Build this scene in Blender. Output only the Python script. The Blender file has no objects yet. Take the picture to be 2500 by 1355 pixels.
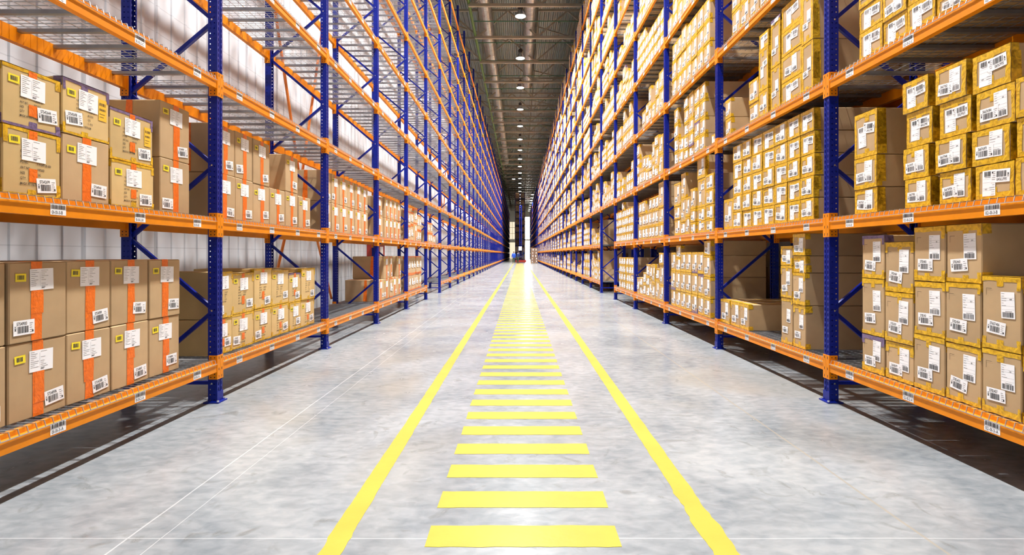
import bpy, math, random
from mathutils import Vector, Matrix
PI = math.pi
S = bpy.context.scene
COL = S.collection
RND = random.Random(7)

# ---------------------------------------------------------------- camera, world, exposure
FPX, CX, CY, CAMH = 1285.0, 1268.5, 620.0, 1.4
cam_d = bpy.data.cameras.new('camera')
cam_d.sensor_width = 36.0
cam_d.lens = 36.0 * FPX / 2500
cam_d.shift_x = (1250 - CX) / 2500
cam_d.shift_y = -(677.5 - CY) / 2500
cam_d.clip_end = 600
cam = bpy.data.objects.new('camera', cam_d)
cam.location = (0, 0, CAMH)
cam.rotation_euler = (PI / 2, 0, 0)
COL.objects.link(cam)
S.camera = cam

w = bpy.data.worlds.new('world')
S.world = w
w.use_nodes = True
w.node_tree.nodes['Background'].inputs[0].default_value = (0.97, 0.985, 1.0, 1)
w.node_tree.nodes['Background'].inputs[1].default_value = 0.22
S.view_settings.view_transform = 'Standard'
S.view_settings.look = 'None'
S.view_settings.gamma = 1
S.view_settings.use_curve_mapping = False
S.view_settings.exposure = 0.95
S.cycles.use_denoising = True
S.cycles.max_bounces = 8
S.cycles.diffuse_bounces = 4
S.cycles.glossy_bounces = 3
S.cycles.sample_clamp_indirect = 6
LAMP_W = 6000.0            # watts of each high-bay lamp
LAMP_COL = (1.0, 0.985, 0.96)

# ---------------------------------------------------------------- materials
MATS = {}


def nodes_of(m):
    return m.node_tree.nodes, m.node_tree.links


def mat(name, col, rough=0.6, metal=0.0, var=0.0, vscale=6.0, bump=0.0, bscale=60.0, emit=None, spec=None, coat=0.0, objvar=0.0):
    m = bpy.data.materials.new(name)
    m.use_nodes = True
    N, L = nodes_of(m)
    b = N['Principled BSDF']
    b.inputs['Base Color'].default_value = (*col, 1)
    b.inputs['Roughness'].default_value = rough
    b.inputs['Metallic'].default_value = metal
    if spec is not None:
        b.inputs['Specular IOR Level'].default_value = spec
    if coat:
        b.inputs['Coat Weight'].default_value = coat
        b.inputs['Coat Roughness'].default_value = 0.2
    tc = N.new('ShaderNodeTexCoord')
    src = None
    if var:
        n = N.new('ShaderNodeTexNoise')
        n.inputs['Scale'].default_value = vscale
        n.inputs['Detail'].default_value = 5
        L.new(tc.outputs['Object'], n.inputs['Vector'])
        r = N.new('ShaderNodeMapRange')
        r.inputs[1].default_value = 0.3
        r.inputs[2].default_value = 0.7
        r.inputs[3].default_value = 1 - var
        r.inputs[4].default_value = 1 + var
        L.new(n.outputs[0], r.inputs[0])
        v = N.new('ShaderNodeVectorMath')
        v.operation = 'SCALE'
        v.inputs[0].default_value = col
        L.new(r.outputs[0], v.inputs['Scale'])
        src = v.outputs[0]
        if objvar:
            oi = N.new('ShaderNodeObjectInfo')
            r2 = N.new('ShaderNodeMapRange')
            r2.inputs[3].default_value = 1 - objvar
            r2.inputs[4].default_value = 1 + objvar
            L.new(oi.outputs['Random'], r2.inputs[0])
            v2 = N.new('ShaderNodeVectorMath')
            v2.operation = 'SCALE'
            L.new(src, v2.inputs[0])
            L.new(r2.outputs[0], v2.inputs['Scale'])
            src = v2.outputs[0]
        L.new(src, b.inputs['Base Color'])
    if bump:
        n = N.new('ShaderNodeTexNoise')
        n.inputs['Scale'].default_value = bscale
        n.inputs['Detail'].default_value = 3
        L.new(tc.outputs['Object'], n.inputs['Vector'])
        bp = N.new('ShaderNodeBump')
        bp.inputs['Strength'].default_value = bump
        bp.inputs['Distance'].default_value = 0.004
        L.new(n.outputs[0], bp.inputs['Height'])
        L.new(bp.outputs[0], b.inputs['Normal'])
    if emit:
        b.inputs['Emission Color'].default_value = (*emit[0], 1)
        b.inputs['Emission Strength'].default_value = emit[1]
    MATS[name] = m
    return m


def nd(N, t, **kw):
    n = N.new(t)
    for k, v in kw.items():
        setattr(n, k, v)
    return n


def mth(N, L, op, a, b=None, c=None):
    n = N.new('ShaderNodeMath')
    n.operation = op
    for i, x in enumerate((a, b, c)):
        if x is None:
            continue
        if isinstance(x, (int, float)):
            n.inputs[i].default_value = x
        else:
            L.new(x, n.inputs[i])
    return n.outputs[0]


def cardboard(name, col):
    m = mat(name, col, 0.85, var=0.10, vscale=3.5, objvar=0.10, spec=0.2)
    N, L = nodes_of(m)
    b = N['Principled BSDF']
    tc = N.new('ShaderNodeTexCoord')
    mp = N.new('ShaderNodeMapping')
    mp.inputs['Scale'].default_value = (190, 190, 3)
    L.new(tc.outputs['Object'], mp.inputs[0])
    n = N.new('ShaderNodeTexNoise')
    n.inputs['Scale'].default_value = 1
    n.inputs['Detail'].default_value = 2
    L.new(mp.outputs[0], n.inputs['Vector'])
    bp = N.new('ShaderNodeBump')
    bp.inputs['Strength'].default_value = 0.10
    bp.inputs['Distance'].default_value = 0.002
    L.new(n.outputs[0], bp.inputs['Height'])
    L.new(bp.outputs[0], b.inputs['Normal'])
    return m


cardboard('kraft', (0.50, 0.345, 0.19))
cardboard('kraft_far_lit', (0.55, 0.39, 0.23))  # lighter copy of kraft: the brighter light on far cartons is put into its colour
cardboard('kraft_yellow', (0.62, 0.44, 0.20))


def tape(name, col, dark, rough=0.3, mesh=True):
    m = mat(name, col, rough, spec=0.5)
    N, L = nodes_of(m)
    b = N['Principled BSDF']
    tc = N.new('ShaderNodeTexCoord')
    n = N.new('ShaderNodeTexNoise')
    n.inputs['Scale'].default_value = 16
    n.inputs['Detail'].default_value = 5
    n.inputs['Distortion'].default_value = 2.2
    L.new(tc.outputs['Object'], n.inputs['Vector'])
    wv = N.new('ShaderNodeTexWave')
    wv.inputs['Scale'].default_value = 45 if mesh else 10
    wv.inputs['Distortion'].default_value = 6
    wv.inputs['Detail'].default_value = 2
    L.new(tc.outputs['Object'], wv.inputs['Vector'])
    mx = N.new('ShaderNodeMix')
    mx.data_type = 'RGBA'
    mx.inputs[6].default_value = (*dark, 1)
    mx.inputs[7].default_value = (*col, 1)
    f = mth(N, L, 'MULTIPLY_ADD', n.outputs[0], 2.6, -0.85)
    f = mth(N, L, 'MULTIPLY_ADD', wv.outputs['Fac'], 0.35 if mesh else 0.1, f)
    fn = nd(N, 'ShaderNodeClamp')
    L.new(f, fn.inputs[0])
    L.new(fn.outputs[0], mx.inputs[0])
    L.new(mx.outputs[2], b.inputs['Base Color'])
    bp = N.new('ShaderNodeBump')
    bp.inputs['Strength'].default_value = 0.6
    bp.inputs['Distance'].default_value = 0.006
    L.new(n.outputs[0], bp.inputs['Height'])
    L.new(bp.outputs[0], b.inputs['Normal'])
    return m


tape('tape_yellow', (0.84, 0.50, 0.02), (0.38, 0.19, 0.004))
tape('tape_purple', (0.22, 0.155, 0.29), (0.085, 0.055, 0.13))
tape('tape_orange', (0.92, 0.19, 0.008), (0.70, 0.13, 0.006), 0.35, mesh=False)
mat('paper', (0.90, 0.90, 0.92), 0.6, var=0.04, vscale=9)
mat('ink', (0.03, 0.03, 0.035), 0.6)
mat('ink_grey', (0.20, 0.19, 0.20), 0.6)
mat('ink_brown', (0.05, 0.03, 0.02), 0.7)
mat('sticker_yellow', (0.90, 0.72, 0.02), 0.5)
mat('sticker_green', (0.35, 0.85, 0.08), 0.5)
mat('sticker_amber', (0.85, 0.50, 0.03), 0.5)
mat('label_red', (0.7, 0.05, 0.04), 0.5)
mat('orange_paint', (0.80, 0.25, 0.001), 0.42, var=0.10, vscale=5, spec=0.3)
mat('orange_brace', (0.80, 0.22, 0.03), 0.4, var=0.08, vscale=5)
mat('galvanised', (0.50, 0.52, 0.55), 0.34, 0.75, var=0.12, vscale=14)
mat('steel_grey', (0.30, 0.31, 0.33), 0.4, 0.6, var=0.12, vscale=8)
mat('bolt', (0.8, 0.8, 0.8), 0.25, 0.9)
mat('black_hole', (0.012, 0.012, 0.015), 0.9)
mat('truss_paint', (0.25, 0.235, 0.19), 0.6, var=0.1, vscale=2)
mat('roof_deck', (0.22, 0.25, 0.24), 0.4, 0.4, var=0.12, vscale=1.2)
mat('green_pipe', (0.05, 0.13, 0.02), 0.5)
mat('duct_metal', (0.34, 0.36, 0.37), 0.32, 0.8, var=0.15, vscale=3)
mat('dark_green', (0.02, 0.10, 0.05), 0.5)
mat('lamp_dark', (0.03, 0.03, 0.04), 0.5)
mat('lamp_chrome', (0.55, 0.56, 0.6), 0.3, 0.85)
mat('lamp_glow', (1, 1, 1), 0.5, emit=((1.0, 0.98, 0.96), 14.0))
mat('floor_paint', (0.42, 0.335, 0.055), 0.30, var=0.07, vscale=3.0, bump=0.15, bscale=30, spec=0.12)
mat('red_paint', (0.30, 0.02, 0.01), 0.5)
mat('white_paint', (0.8, 0.8, 0.8), 0.5)
mat('wall_back_paint', (0.55, 0.52, 0.46), 0.8)
mat('vest_blue', (0.015, 0.09, 0.62), 0.7)
mat('navy_cloth', (0.012, 0.03, 0.13), 0.8)
mat('trousers', (0.03, 0.05, 0.035), 0.85)
mat('skin', (0.5, 0.28, 0.19), 0.6)
mat('hair_dark', (0.05, 0.035, 0.025), 0.8)
mat('boot_black', (0.02, 0.02, 0.02), 0.6)
mat('pallet_wood', (0.42, 0.27, 0.13), 0.8, var=0.15, vscale=10)
mat('wrap_box', (0.26, 0.17, 0.12), 0.3, var=0.12, vscale=5, coat=0.5)
mat('glass_frame', (0.25, 0.22, 0.17), 0.6)


def upright_mat():
    """blue paint with the punched holes of the rack post as real see-through holes"""
    m = mat('blue_paint', (0.001, 0.011, 0.235), 0.36, var=0.12, vscale=6, spec=0.35)
    m2 = m.copy()
    m2.name = 'blue_punched'
    MATS['blue_punched'] = m2
    N, L = nodes_of(m2)
    out = N['Material Output']
    b = N['Principled BSDF']
    tc = N.new('ShaderNodeTexCoord')
    sp = N.new('ShaderNodeSeparateXYZ')
    L.new(tc.outputs['Object'], sp.inputs[0])
    ge = N.new('ShaderNodeNewGeometry')
    vt = N.new('ShaderNodeVectorTransform')
    vt.vector_type = 'NORMAL'
    vt.convert_from = 'WORLD'
    vt.convert_to = 'OBJECT'
    L.new(ge.outputs['True Normal'], vt.inputs[0])
    sn = N.new('ShaderNodeSeparateXYZ')
    L.new(vt.outputs[0], sn.inputs[0])
    web = mth(N, L, 'GREATER_THAN', mth(N, L, 'ABSOLUTE', sn.outputs[1]), 0.5)
    # web: two columns of slots
    fz = mth(N, L, 'SUBTRACT', mth(N, L, 'FRACT', mth(N, L, 'DIVIDE', sp.outputs[2], 0.05)), 0.5)
    dz = mth(N, L, 'ABSOLUTE', mth(N, L, 'MULTIPLY', fz, 0.05))
    dx = mth(N, L, 'ABSOLUTE', mth(N, L, 'SUBTRACT', mth(N, L, 'ABSOLUTE', sp.outputs[0]), 0.024))
    slot = mth(N, L, 'MULTIPLY', mth(N, L, 'LESS_THAN', dz, 0.015), mth(N, L, 'LESS_THAN', dx, 0.005))
    # flanges: one column of round holes
    dy = mth(N, L, 'SUBTRACT', mth(N, L, 'ABSOLUTE', mth(N, L, 'SUBTRACT', mth(N, L, 'PINGPONG', sp.outputs[1], 0.4525), 0.047)), 0.019)
    rr = mth(N, L, 'ADD', mth(N, L, 'MULTIPLY', dz, dz), mth(N, L, 'MULTIPLY', dy, dy))
    hole = mth(N, L, 'LESS_THAN', rr, 0.0062 ** 2)
    f = mth(N, L, 'ADD', mth(N, L, 'MULTIPLY', web, slot), mth(N, L, 'MULTIPLY', mth(N, L, 'SUBTRACT', 1, web), hole))
    tr = N.new('ShaderNodeBsdfTransparent')
    mx = N.new('ShaderNodeMixShader')
    L.new(f, mx.inputs[0])
    L.new(b.outputs[0], mx.inputs[1])
    L.new(tr.outputs[0], mx.inputs[2])
    L.new(mx.outputs[0], out.inputs[0])


upright_mat()


def floor_mat():
    m = mat('concrete', (0.45, 0.47, 0.48), 0.3)
    N, L = nodes_of(m)
    b = N['Principled BSDF']
    tc = N.new('ShaderNodeTexCoord')
    sp = N.new('ShaderNodeSeparateXYZ')
    L.new(tc.outputs['Object'], sp.inputs[0])

    def noise(scale, detail=6, dist=0.0, sx=1, sy=1):
        mp = N.new('ShaderNodeMapping')
        mp.inputs['Scale'].default_value = (sx, sy, 1)
        L.new(tc.outputs['Object'], mp.inputs[0])
        n = N.new('ShaderNodeTexNoise')
        n.inputs['Scale'].default_value = scale
        n.inputs['Detail'].default_value = detail
        n.inputs['Distortion'].default_value = dist
        L.new(mp.outputs[0], n.inputs['Vector'])
        return n.outputs[0]
    big = noise(0.9, 7, 0.8)
    fine = noise(9, 8, 0.4, 1, 1.8)
    warm = noise(0.55, 5, 1.0)
    spots = noise(3.2, 9, 2.0)
    r = N.new('ShaderNodeValToRGB')
    r.color_ramp.elements[0].position = 0.33
    r.color_ramp.elements[0].color = (0.145, 0.165, 0.185, 1)
    r.color_ramp.elements[1].position = 0.67
    r.color_ramp.elements[1].color = (0.325, 0.338, 0.348, 1)
    e = mth(N, L, 'MULTIPLY_ADD', fine, 0.42, mth(N, L, 'MULTIPLY', big, 0.6))
    L.new(e, r.inputs[0])
    mx = N.new('ShaderNodeMix')
    mx.data_type = 'RGBA'
    wf = N.new('ShaderNodeMapRange')
    wf.inputs[1].default_value = 0.5
    wf.inputs[2].default_value = 0.72
    wf.inputs[4].default_value = 0.55
    L.new(warm, wf.inputs[0])
    L.new(wf.outputs[0], mx.inputs[0])
    L.new(r.outputs[0], mx.inputs[6])
    mx.inputs[7].default_value = (0.26, 0.24, 0.205, 1)
    # dark greasy stains
    sf = N.new('ShaderNodeMapRange')
    sf.inputs[1].default_value = 0.60
    sf.inputs[2].default_value = 0.72
    sf.inputs[4].default_value = 0.5
    L.new(spots, sf.inputs[0])
    mx2 = N.new('ShaderNodeMix')
    mx2.data_type = 'RGBA'
    L.new(sf.outputs[0], mx2.inputs[0])
    L.new(mx.outputs[2], mx2.inputs[6])
    mx2.inputs[7].default_value = (0.11, 0.11, 0.10, 1)
    # saw-cut joints
    wob = mth(N, L, 'MULTIPLY', mth(N, L, 'SUBTRACT', noise(1.5, 4), 0.5), 0.02)
    xx = mth(N, L, 'ADD', sp.outputs[0], wob)
    yy = mth(N, L, 'ADD', sp.outputs[1], wob)

    def line(v, at, hw):
        return mth(N, L, 'LESS_THAN', mth(N, L, 'ABSOLUTE', mth(N, L, 'SUBTRACT', v, at)), hw)
    ya = mth(N, L, 'SUBTRACT', mth(N, L, 'MODULO', mth(N, L, 'ADD', yy, 100 * 6.0 - 2.59 + 3.0), 6.0), 3.0)
    f = mth(N, L, 'ADD', mth(N, L, 'ADD', line(xx, -1.93, 0.005), line(xx, -1.765, 0.0025)), line(ya, 0.0, 0.003))
    f = mth(N, L, 'MINIMUM', f, 1.0)
    mx3 = N.new('ShaderNodeMix')
    mx3.data_type = 'RGBA'
    L.new(mth(N, L, 'MULTIPLY', f, 0.4), mx3.inputs[0])
    L.new(mx2.outputs[2], mx3.inputs[6])
    mx3.inputs[7].default_value = (0.62, 0.63, 0.64, 1)
    g = line(xx, 2.0, 0.008)
    mx4 = N.new('ShaderNodeMix')
    mx4.data_type = 'RGBA'
    L.new(mth(N, L, 'MULTIPLY', g, 0.6), mx4.inputs[0])
    L.new(mx3.outputs[2], mx4.inputs[6])
    mx4.inputs[7].default_value = (0.30, 0.26, 0.20, 1)
    L.new(mx4.outputs[2], b.inputs['Base Color'])
    rr = mth(N, L, 'MULTIPLY_ADD', spots, 0.22, 0.12)
    L.new(rr, b.inputs['Roughness'])
    b.inputs['Specular IOR Level'].default_value = 0.35
    bp = N.new('ShaderNodeBump')
    bp.inputs['Strength'].default_value = 0.12
    bp.inputs['Distance'].default_value = 0.01
    L.new(fine, bp.inputs['Height'])
    L.new(bp.outputs[0], b.inputs['Normal'])


floor_mat()


def wall_mat():
    m = mat('wall_panel', (0.58, 0.60, 0.64), 0.6)
    N, L = nodes_of(m)
    b = N['Principled BSDF']
    tc = N.new('ShaderNodeTexCoord')
    sp = N.new('ShaderNodeSeparateXYZ')
    L.new(tc.outputs['Object'], sp.inputs[0])
    hz = mth(N, L, 'LESS_THAN', mth(N, L, 'FRACT', mth(N, L, 'DIVIDE', sp.outputs[2], 0.37)), 0.035)
    vy = mth(N, L, 'LESS_THAN', mth(N, L, 'FRACT', mth(N, L, 'DIVIDE', sp.outputs[1], 1.2)), 0.03)
    f = mth(N, L, 'MAXIMUM', mth(N, L, 'MULTIPLY', hz, 0.35), mth(N, L, 'MULTIPLY', vy, 0.6))
    mx = N.new('ShaderNodeMix')
    mx.data_type = 'RGBA'
    L.new(f, mx.inputs[0])
    mx.inputs[6].default_value = (0.58, 0.60, 0.64, 1)
    mx.inputs[7].default_value = (0.25, 0.27, 0.31, 1)
    L.new(mx.outputs[2], b.inputs['Base Color'])


wall_mat()


# ---------------------------------------------------------------- mesh helpers
class MB:
    def __init__(self):
        self.v, self.f, self.m = [], [], []

    def poly(self, pts, mi=0):
        n = len(self.v)
        self.v += [tuple(p) for p in pts]
        self.f.append(tuple(range(n, n + len(pts))))
        self.m.append(mi)

    def box(self, x0, x1, y0, y1, z0, z1, mi=0, faces='xXyYzZ'):
        n = len(self.v)
        self.v += [(x0, y0, z0), (x1, y0, z0), (x1, y1, z0), (x0, y1, z0), (x0, y0, z1), (x1, y0, z1), (x1, y1, z1), (x0, y1, z1)]
        F = {'z': (0, 3, 2, 1), 'Z': (4, 5, 6, 7), 'y': (0, 1, 5, 4), 'Y': (2, 3, 7, 6), 'x': (0, 4, 7, 3), 'X': (1, 2, 6, 5)}
        for c in faces:
            self.f.append(tuple(n + i for i in F[c]))
            self.m.append(mi)

    def bar(self, a, b, wd, ht=None, mi=0, seg=4, caps=True):
        """a straight bar from a to b: rectangular (seg 4) or round"""
        a, b = Vector(a), Vector(b)
        d = (b - a).normalized()
        up = Vector((0, 0, 1)) if abs(d.z) < 0.95 else Vector((1, 0, 0))
        s = d.cross(up).normalized()
        u = s.cross(d).normalized()
        ht = wd if ht is None else ht
        n = len(self.v)
        for p in (a, b):
            for i in range(seg):
                t = 2 * PI * (i + 0.5) / seg
                k = math.sqrt(2) if seg == 4 else 1
                self.v.append(tuple(p + s * (math.cos(t) * wd / 2 * k) + u * (math.sin(t) * ht / 2 * k)))
        for i in range(seg):
            j = (i + 1) % seg
            self.f.append((n + i, n + j, n + seg + j, n + seg + i))
            self.m.append(mi)
        if caps:
            self.f.append(tuple(n + i for i in reversed(range(seg))))
            self.m.append(mi)
            self.f.append(tuple(n + seg + i for i in range(seg)))
            self.m.append(mi)

    def lathe(self, prof, seg=20, mi=0, cx=0, cy=0, mis=None):
        n = len(self.v)
        for r, z in prof:
            for i in range(seg):
                t = 2 * PI * i / seg
                self.v.append((cx + r * math.cos(t), cy + r * math.sin(t), z))
        for k in range(len(prof) - 1):
            for i in range(seg):
                j = (i + 1) % seg
                self.f.append((n + k * seg + i, n + k * seg + j, n + (k + 1) * seg + j, n + (k + 1) * seg + i))
                self.m.append(mis[k] if mis else mi)

    def extend(self, o, M):
        n = len(self.v)
        self.v += [tuple(M @ Vector(p)) for p in o.v]
        self.f += [tuple(n + i for i in f) for f in o.f]
        self.m += o.m

    def mesh(self, name, mats):
        me = bpy.data.meshes.new(name)
        me.from_pydata(self.v, [], self.f)
        for k in mats:
            me.materials.append(MATS[k])
        if len(mats) > 1:
            me.polygons.foreach_set('material_index', self.m)
        me.update()
        return me

    def build(self, name, mats, parent=None, smooth=False):
        me = self.mesh(name, mats if isinstance(mats, (list, tuple)) else [mats])
        if smooth:
            me.polygons.foreach_set('use_smooth', [True] * len(me.polygons))
        return link(name, me, parent)


def link(name, me, parent=None, loc=(0, 0, 0), rz=0.0):
    o = bpy.data.objects.new(name, me)
    o.location = loc
    o.rotation_euler = (0, 0, rz)
    COL.objects.link(o)
    if parent:
        o.parent = parent
    return o


def tag(o, label=None, cat=None, group=None, kind=None):
    if label:
        o['label'] = label
    if cat:
        o['category'] = cat
    if group:
        o['group'] = group
    if kind:
        o['kind'] = kind
    return o


def empty(name, loc=(0, 0, 0), rz=0.0):
    return link(name, None, None, loc, rz)


ORD = ['first', 'second', 'third', 'fourth', 'fifth', 'sixth', 'seventh', 'eighth', 'ninth', 'tenth', 'eleventh', 'twelfth',
       'thirteenth', 'fourteenth', 'fifteenth', 'sixteenth', 'seventeenth', 'eighteenth', 'nineteenth', 'twentieth',
       'twenty-first', 'twenty-second', 'twenty-third', 'twenty-fourth', 'twenty-fifth', 'twenty-sixth', 'twenty-seventh',
       'twenty-eighth', 'twenty-ninth', 'thirtieth', 'thirty-first', 'thirty-second', 'thirty-third', 'thirty-fourth',
       'thirty-fifth', 'thirty-sixth', 'thirty-seventh', 'thirty-eighth', 'thirty-ninth', 'fortieth']

# text made of mesh glyphs from the built-in font
GLYPH = {}


def glyph(ch):
    if ch in GLYPH:
        return GLYPH[ch]
    c = bpy.data.curves.new('g', 'FONT')
    c.body = ch
    c.size = 1.0
    c.resolution_u = 2
    c.fill_mode = 'FRONT'
    c.offset = 0.012
    o = bpy.data.objects.new('g', c)
    COL.objects.link(o)
    me = o.to_mesh()
    vs = [(v.co.x, v.co.y) for v in me.vertices]
    fs = [tuple(p.vertices) for p in me.polygons]
    o.to_mesh_clear()
    bpy.data.objects.remove(o)
    bpy.data.curves.remove(c)
    if vs:
        x0 = min(v[0] for v in vs)
        x1 = max(v[0] for v in vs)
        vs = [(v[0] - x0, v[1]) for v in vs]
        adv = x1 - x0 + 0.09
    else:
        adv = 0.3
    GLYPH[ch] = (vs, fs, adv)
    return GLYPH[ch]


def text(mb, s, x, z, size, mi=1, y=0.0, sx=1.0, bold=0.0):
    for ch in s:
        vs, fs, adv = glyph(ch)
        if vs:
            n = len(mb.v)
            mb.v += [(x + a * size * sx, y, z + b * size) for a, b in vs]
            mb.f += [tuple(n + i for i in f) for f in fs]
            mb.m += [mi] * len(fs)
        x += adv * size * sx
    return x


def quad(mb, x0, x1, z0, z1, y, mi=0):
    mb.poly([(x0, y, z0), (x1, y, z0), (x1, y, z1), (x0, y, z1)], mi)


def bars(mb, x0, x1, z0, z1, y, mi, rnd, n=22):
    x = x0
    u = (x1 - x0) / (n * 2.4)
    while x < x1 - u:
        wd = u * rnd.choice((1, 1, 2, 2.6))
        quad(mb, x, min(x + wd, x1), z0, z1, y, mi)
        x += wd + u * rnd.choice((0.8, 1.2, 1.8))


def rot_mesh(mb, cx, cz, ang, dx=0, dz=0):
    c, s = math.cos(ang), math.sin(ang)
    mb.v = [(cx + dx + (x - cx) * c - (z - cz) * s, y, cz + dz + (x - cx) * s + (z - cz) * c) for x, y, z in mb.v]


# ---------------------------------------------------------------- setting
mb = MB()
mb.box(-5.4, 10.0, -8, 175, -0.2, 0.0)
tag(mb.build('floor', 'concrete'), kind='structure')
mat('daylight_glass', (0.9, 0.9, 0.9), 0.4, emit=((1.0, 0.95, 0.85), 9.0))
mat('daylight_glass_dim', (0.9, 0.9, 0.9), 0.4, emit=((1.0, 0.86, 0.58), 0.42))
mb = MB()                        # left wall of profiled white panels
y = -8.0
prof = []
while y < 175:
    prof += [(-5.0, y), (-5.0, y + 0.24), (-4.985, y + 0.25), (-4.985, y + 0.29)]
    y += 0.3
for (xa, ya), (xb, yb) in zip(prof, prof[1:]):
    mb.poly([(xa, ya, 0), (xb, yb, 0), (xb, yb, 17), (xa, ya, 17)])
mb.box(-5.2, -5.02, -8, 175, 0, 17)
tag(mb.build('wall_left', 'wall_panel'), kind='structure')
mb = MB()
mb.box(9.6, 9.8, -8, 175, 0, 17)
tag(mb.build('wall_right', 'wall_back_paint'), kind='structure')
mb = MB()                        # far wall with its lit openings
for a, b_, c, d in ((-5.0, -3.2, 0, 17), (-0.6, 1.6, 0, 17), (4.0, 9.6, 0, 17), (-3.2, -0.6, 11.5, 17), (1.6, 4.0, 13.0, 17), (-3.2, -0.6, 5.0, 6.0), (1.6, 4.0, 5.6, 6.0)):
    mb.box(a, b_, 165, 165.3, c, d)
tag(mb.build('wall_far', 'wall_back_paint'), kind='structure')
for i, (a, b_, z0, z1) in enumerate(((-3.2, -0.6, 6.0, 11.5), (1.6, 4.0, 6.0, 13.0))):
    mb = MB()
    for t in range(4):
        x = a + (b_ - a) * t / 3
        mb.box(x - 0.04, x + 0.04, 165.05, 165.15, z0, z1)
    for t in range(4):
        z = z0 + (z1 - z0) * t / 3
        mb.box(a, b_, 165.06, 165.14, z - 0.05, z + 0.05)
    wf_ = tag(mb.build('window_%d' % (i + 1), 'glass_frame'), kind='structure')
    mb = MB()
    mb.box(a, b_, 165.10, 165.12, z0, z1)
    mb.build('pane', 'daylight_glass' if i else 'daylight_glass_dim', wf_)
    mb = MB()
    mb.box(a, b_, 165.2, 165.22, 0.0, 5.6 if i else 5.0)
    tag(mb.build('door_%d' % (i + 1), 'daylight_glass' if i else 'daylight_glass_dim'), kind='structure')
mb = MB()                        # corrugated roof deck, ribs along the aisle
x = -5.4
while x < 10.0:
    p = [(x, 16.6), (x + 0.10, 16.6), (x + 0.14, 16.68), (x + 0.24, 16.68), (x + 0.28, 16.6)]
    for (xa, za), (xb, zb) in zip(p, p[1:]):
        mb.poly([(xa, -8, za), (xb, -8, zb), (xb, 175, zb), (xa, 175, za)])
    x += 0.28
mb.box(-5.4, 10, -8, 175, 16.72, 16.9)
tag(mb.build('ceiling', 'roof_deck'), kind='structure')

# ---------------------------------------------------------------- painted walkway on the floor
walk = empty('walkway_marking', (0, 2.5, 0))
tag(walk, 'yellow painted walkway of cross stripes between two side lines on concrete floor', 'floor marking')


def ragged_line(x0, x1, y0, y1, seedv, bad=()):
    r = random.Random(seedv)
    b = MB()
    ys = []
    y = y0
    while y < y1:
        ys.append(y)
        y += 0.04 if y < 6 else (0.12 if y < 15 else 1.0)
    ys.append(y1)
    pa = pb = None
    ja = jb = 0
    for y in ys:
        amp = 0.0022
        for (c, wd) in bad:
            if abs(y - c) < wd:
                amp = 0.008
        ja = ja * 0.6 + r.uniform(-amp, amp)
        jb = jb * 0.6 + r.uniform(-amp, amp)
        a = (x0 + ja, y - 2.5, 0.0015)
        c = (x1 + jb, y - 2.5, 0.0015)
        if pa:
            b.poly([pa, pb, c, a])
            b.poly([(pa[0], pa[1], 0), pa, a, (a[0], a[1], 0)])
            b.poly([pb, (pb[0], pb[1], 0), (c[0], c[1], 0), c])
        pa, pb = a, c
    return b


ragged_line(-0.945, -0.835, 0.6, 78.5, 1, ((2.6, 0.15),)).build('side_line', 'floor_paint', walk)
ragged_line(0.91, 1.025, 0.6, 78.5, 2, ((2.75, 0.4),)).build('side_line', 'floor_paint', walk)
mb_far = MB()
me_stripe = None
y = 2.512 - 0.39 * 3
k = 0
r = random.Random(5)
while y < 78:
    b = MB()
    n = 14
    top, bot = [], []
    for i in range(n + 1):
        x = -0.455 + 0.945 * i / n
        j = 0.003 if k < 12 else 0.0
        top.append((x + (r.uniform(-j, j) if i in (0, n) else 0), r.uniform(-j, j) + 0.2))
        bot.append((x + (r.uniform(-j, j) if i in (0, n) else 0), r.uniform(-j, j)))
    if k < 100:
        if k < 12 or me_stripe is None:
            for i in range(n):
                b.poly([(bot[i][0], bot[i][1], 0.0015), (bot[i + 1][0], bot[i + 1][1], 0.0015), (top[i + 1][0], top[i + 1][1], 0.0015), (top[i][0], top[i][1], 0.0015)])
                b.poly([(bot[i][0], bot[i][1], 0), (bot[i + 1][0], bot[i + 1][1], 0), (bot[i + 1][0], bot[i + 1][1], 0.0015), (bot[i][0], bot[i][1], 0.0015)])
            me = b.mesh('stripe', ['floor_paint'])
            if k >= 11:
                me_stripe = me
        else:
            me = me_stripe
        link('cross_stripe', me, walk, (0, y - 2.5, 0))
    else:
        mb_far.box(-0.455, 0.49, y - 2.5, y - 2.3, 0, 0.0015)
    y += 0.39
    k += 1
tag(mb_far.build('cross_stripe', 'floor_paint', walk), kind='stuff')

# ---------------------------------------------------------------- pallet racks
LEV = [0.345, 1.685, 3.01, 4.335, 5.645, 6.93, 8.19, 9.45, 10.70, 11.95]
TOPZ = 13.0
DEP = 0.905
BAY = 2.8
Y1 = 4.993                        # centre of the first whole upright in view
NB = 29                           # bays -1..27 => uprights -1..28
XL, XR = -2.843, 2.912
DECK = 0.06                       # deck surface above the beam centre


def upright_mesh(top=TOPZ):
    b = MB()
    h = 0.0425
    t = 0.003
    z0 = 0.012
    # open C section: web to the aisle, lipped flanges
    pts = [(-0.012, 0.006), (0.012, 0.006), (0.016, 0.0), (h, 0.0), (h, 0.088), (h - 0.02, 0.088)]
    lp = [(-h + 0.02, 0.088), (-h, 0.088), (-h, 0.0), (-0.016, 0.0)] + pts
    for (xa, ya), (xb, yb) in zip(lp, lp[1:]):
        b.poly([(xa, ya, z0), (xb, yb, z0), (xb, yb, top), (xa, ya, top)])
    return b.mesh('upright', ['blue_punched'])


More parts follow.
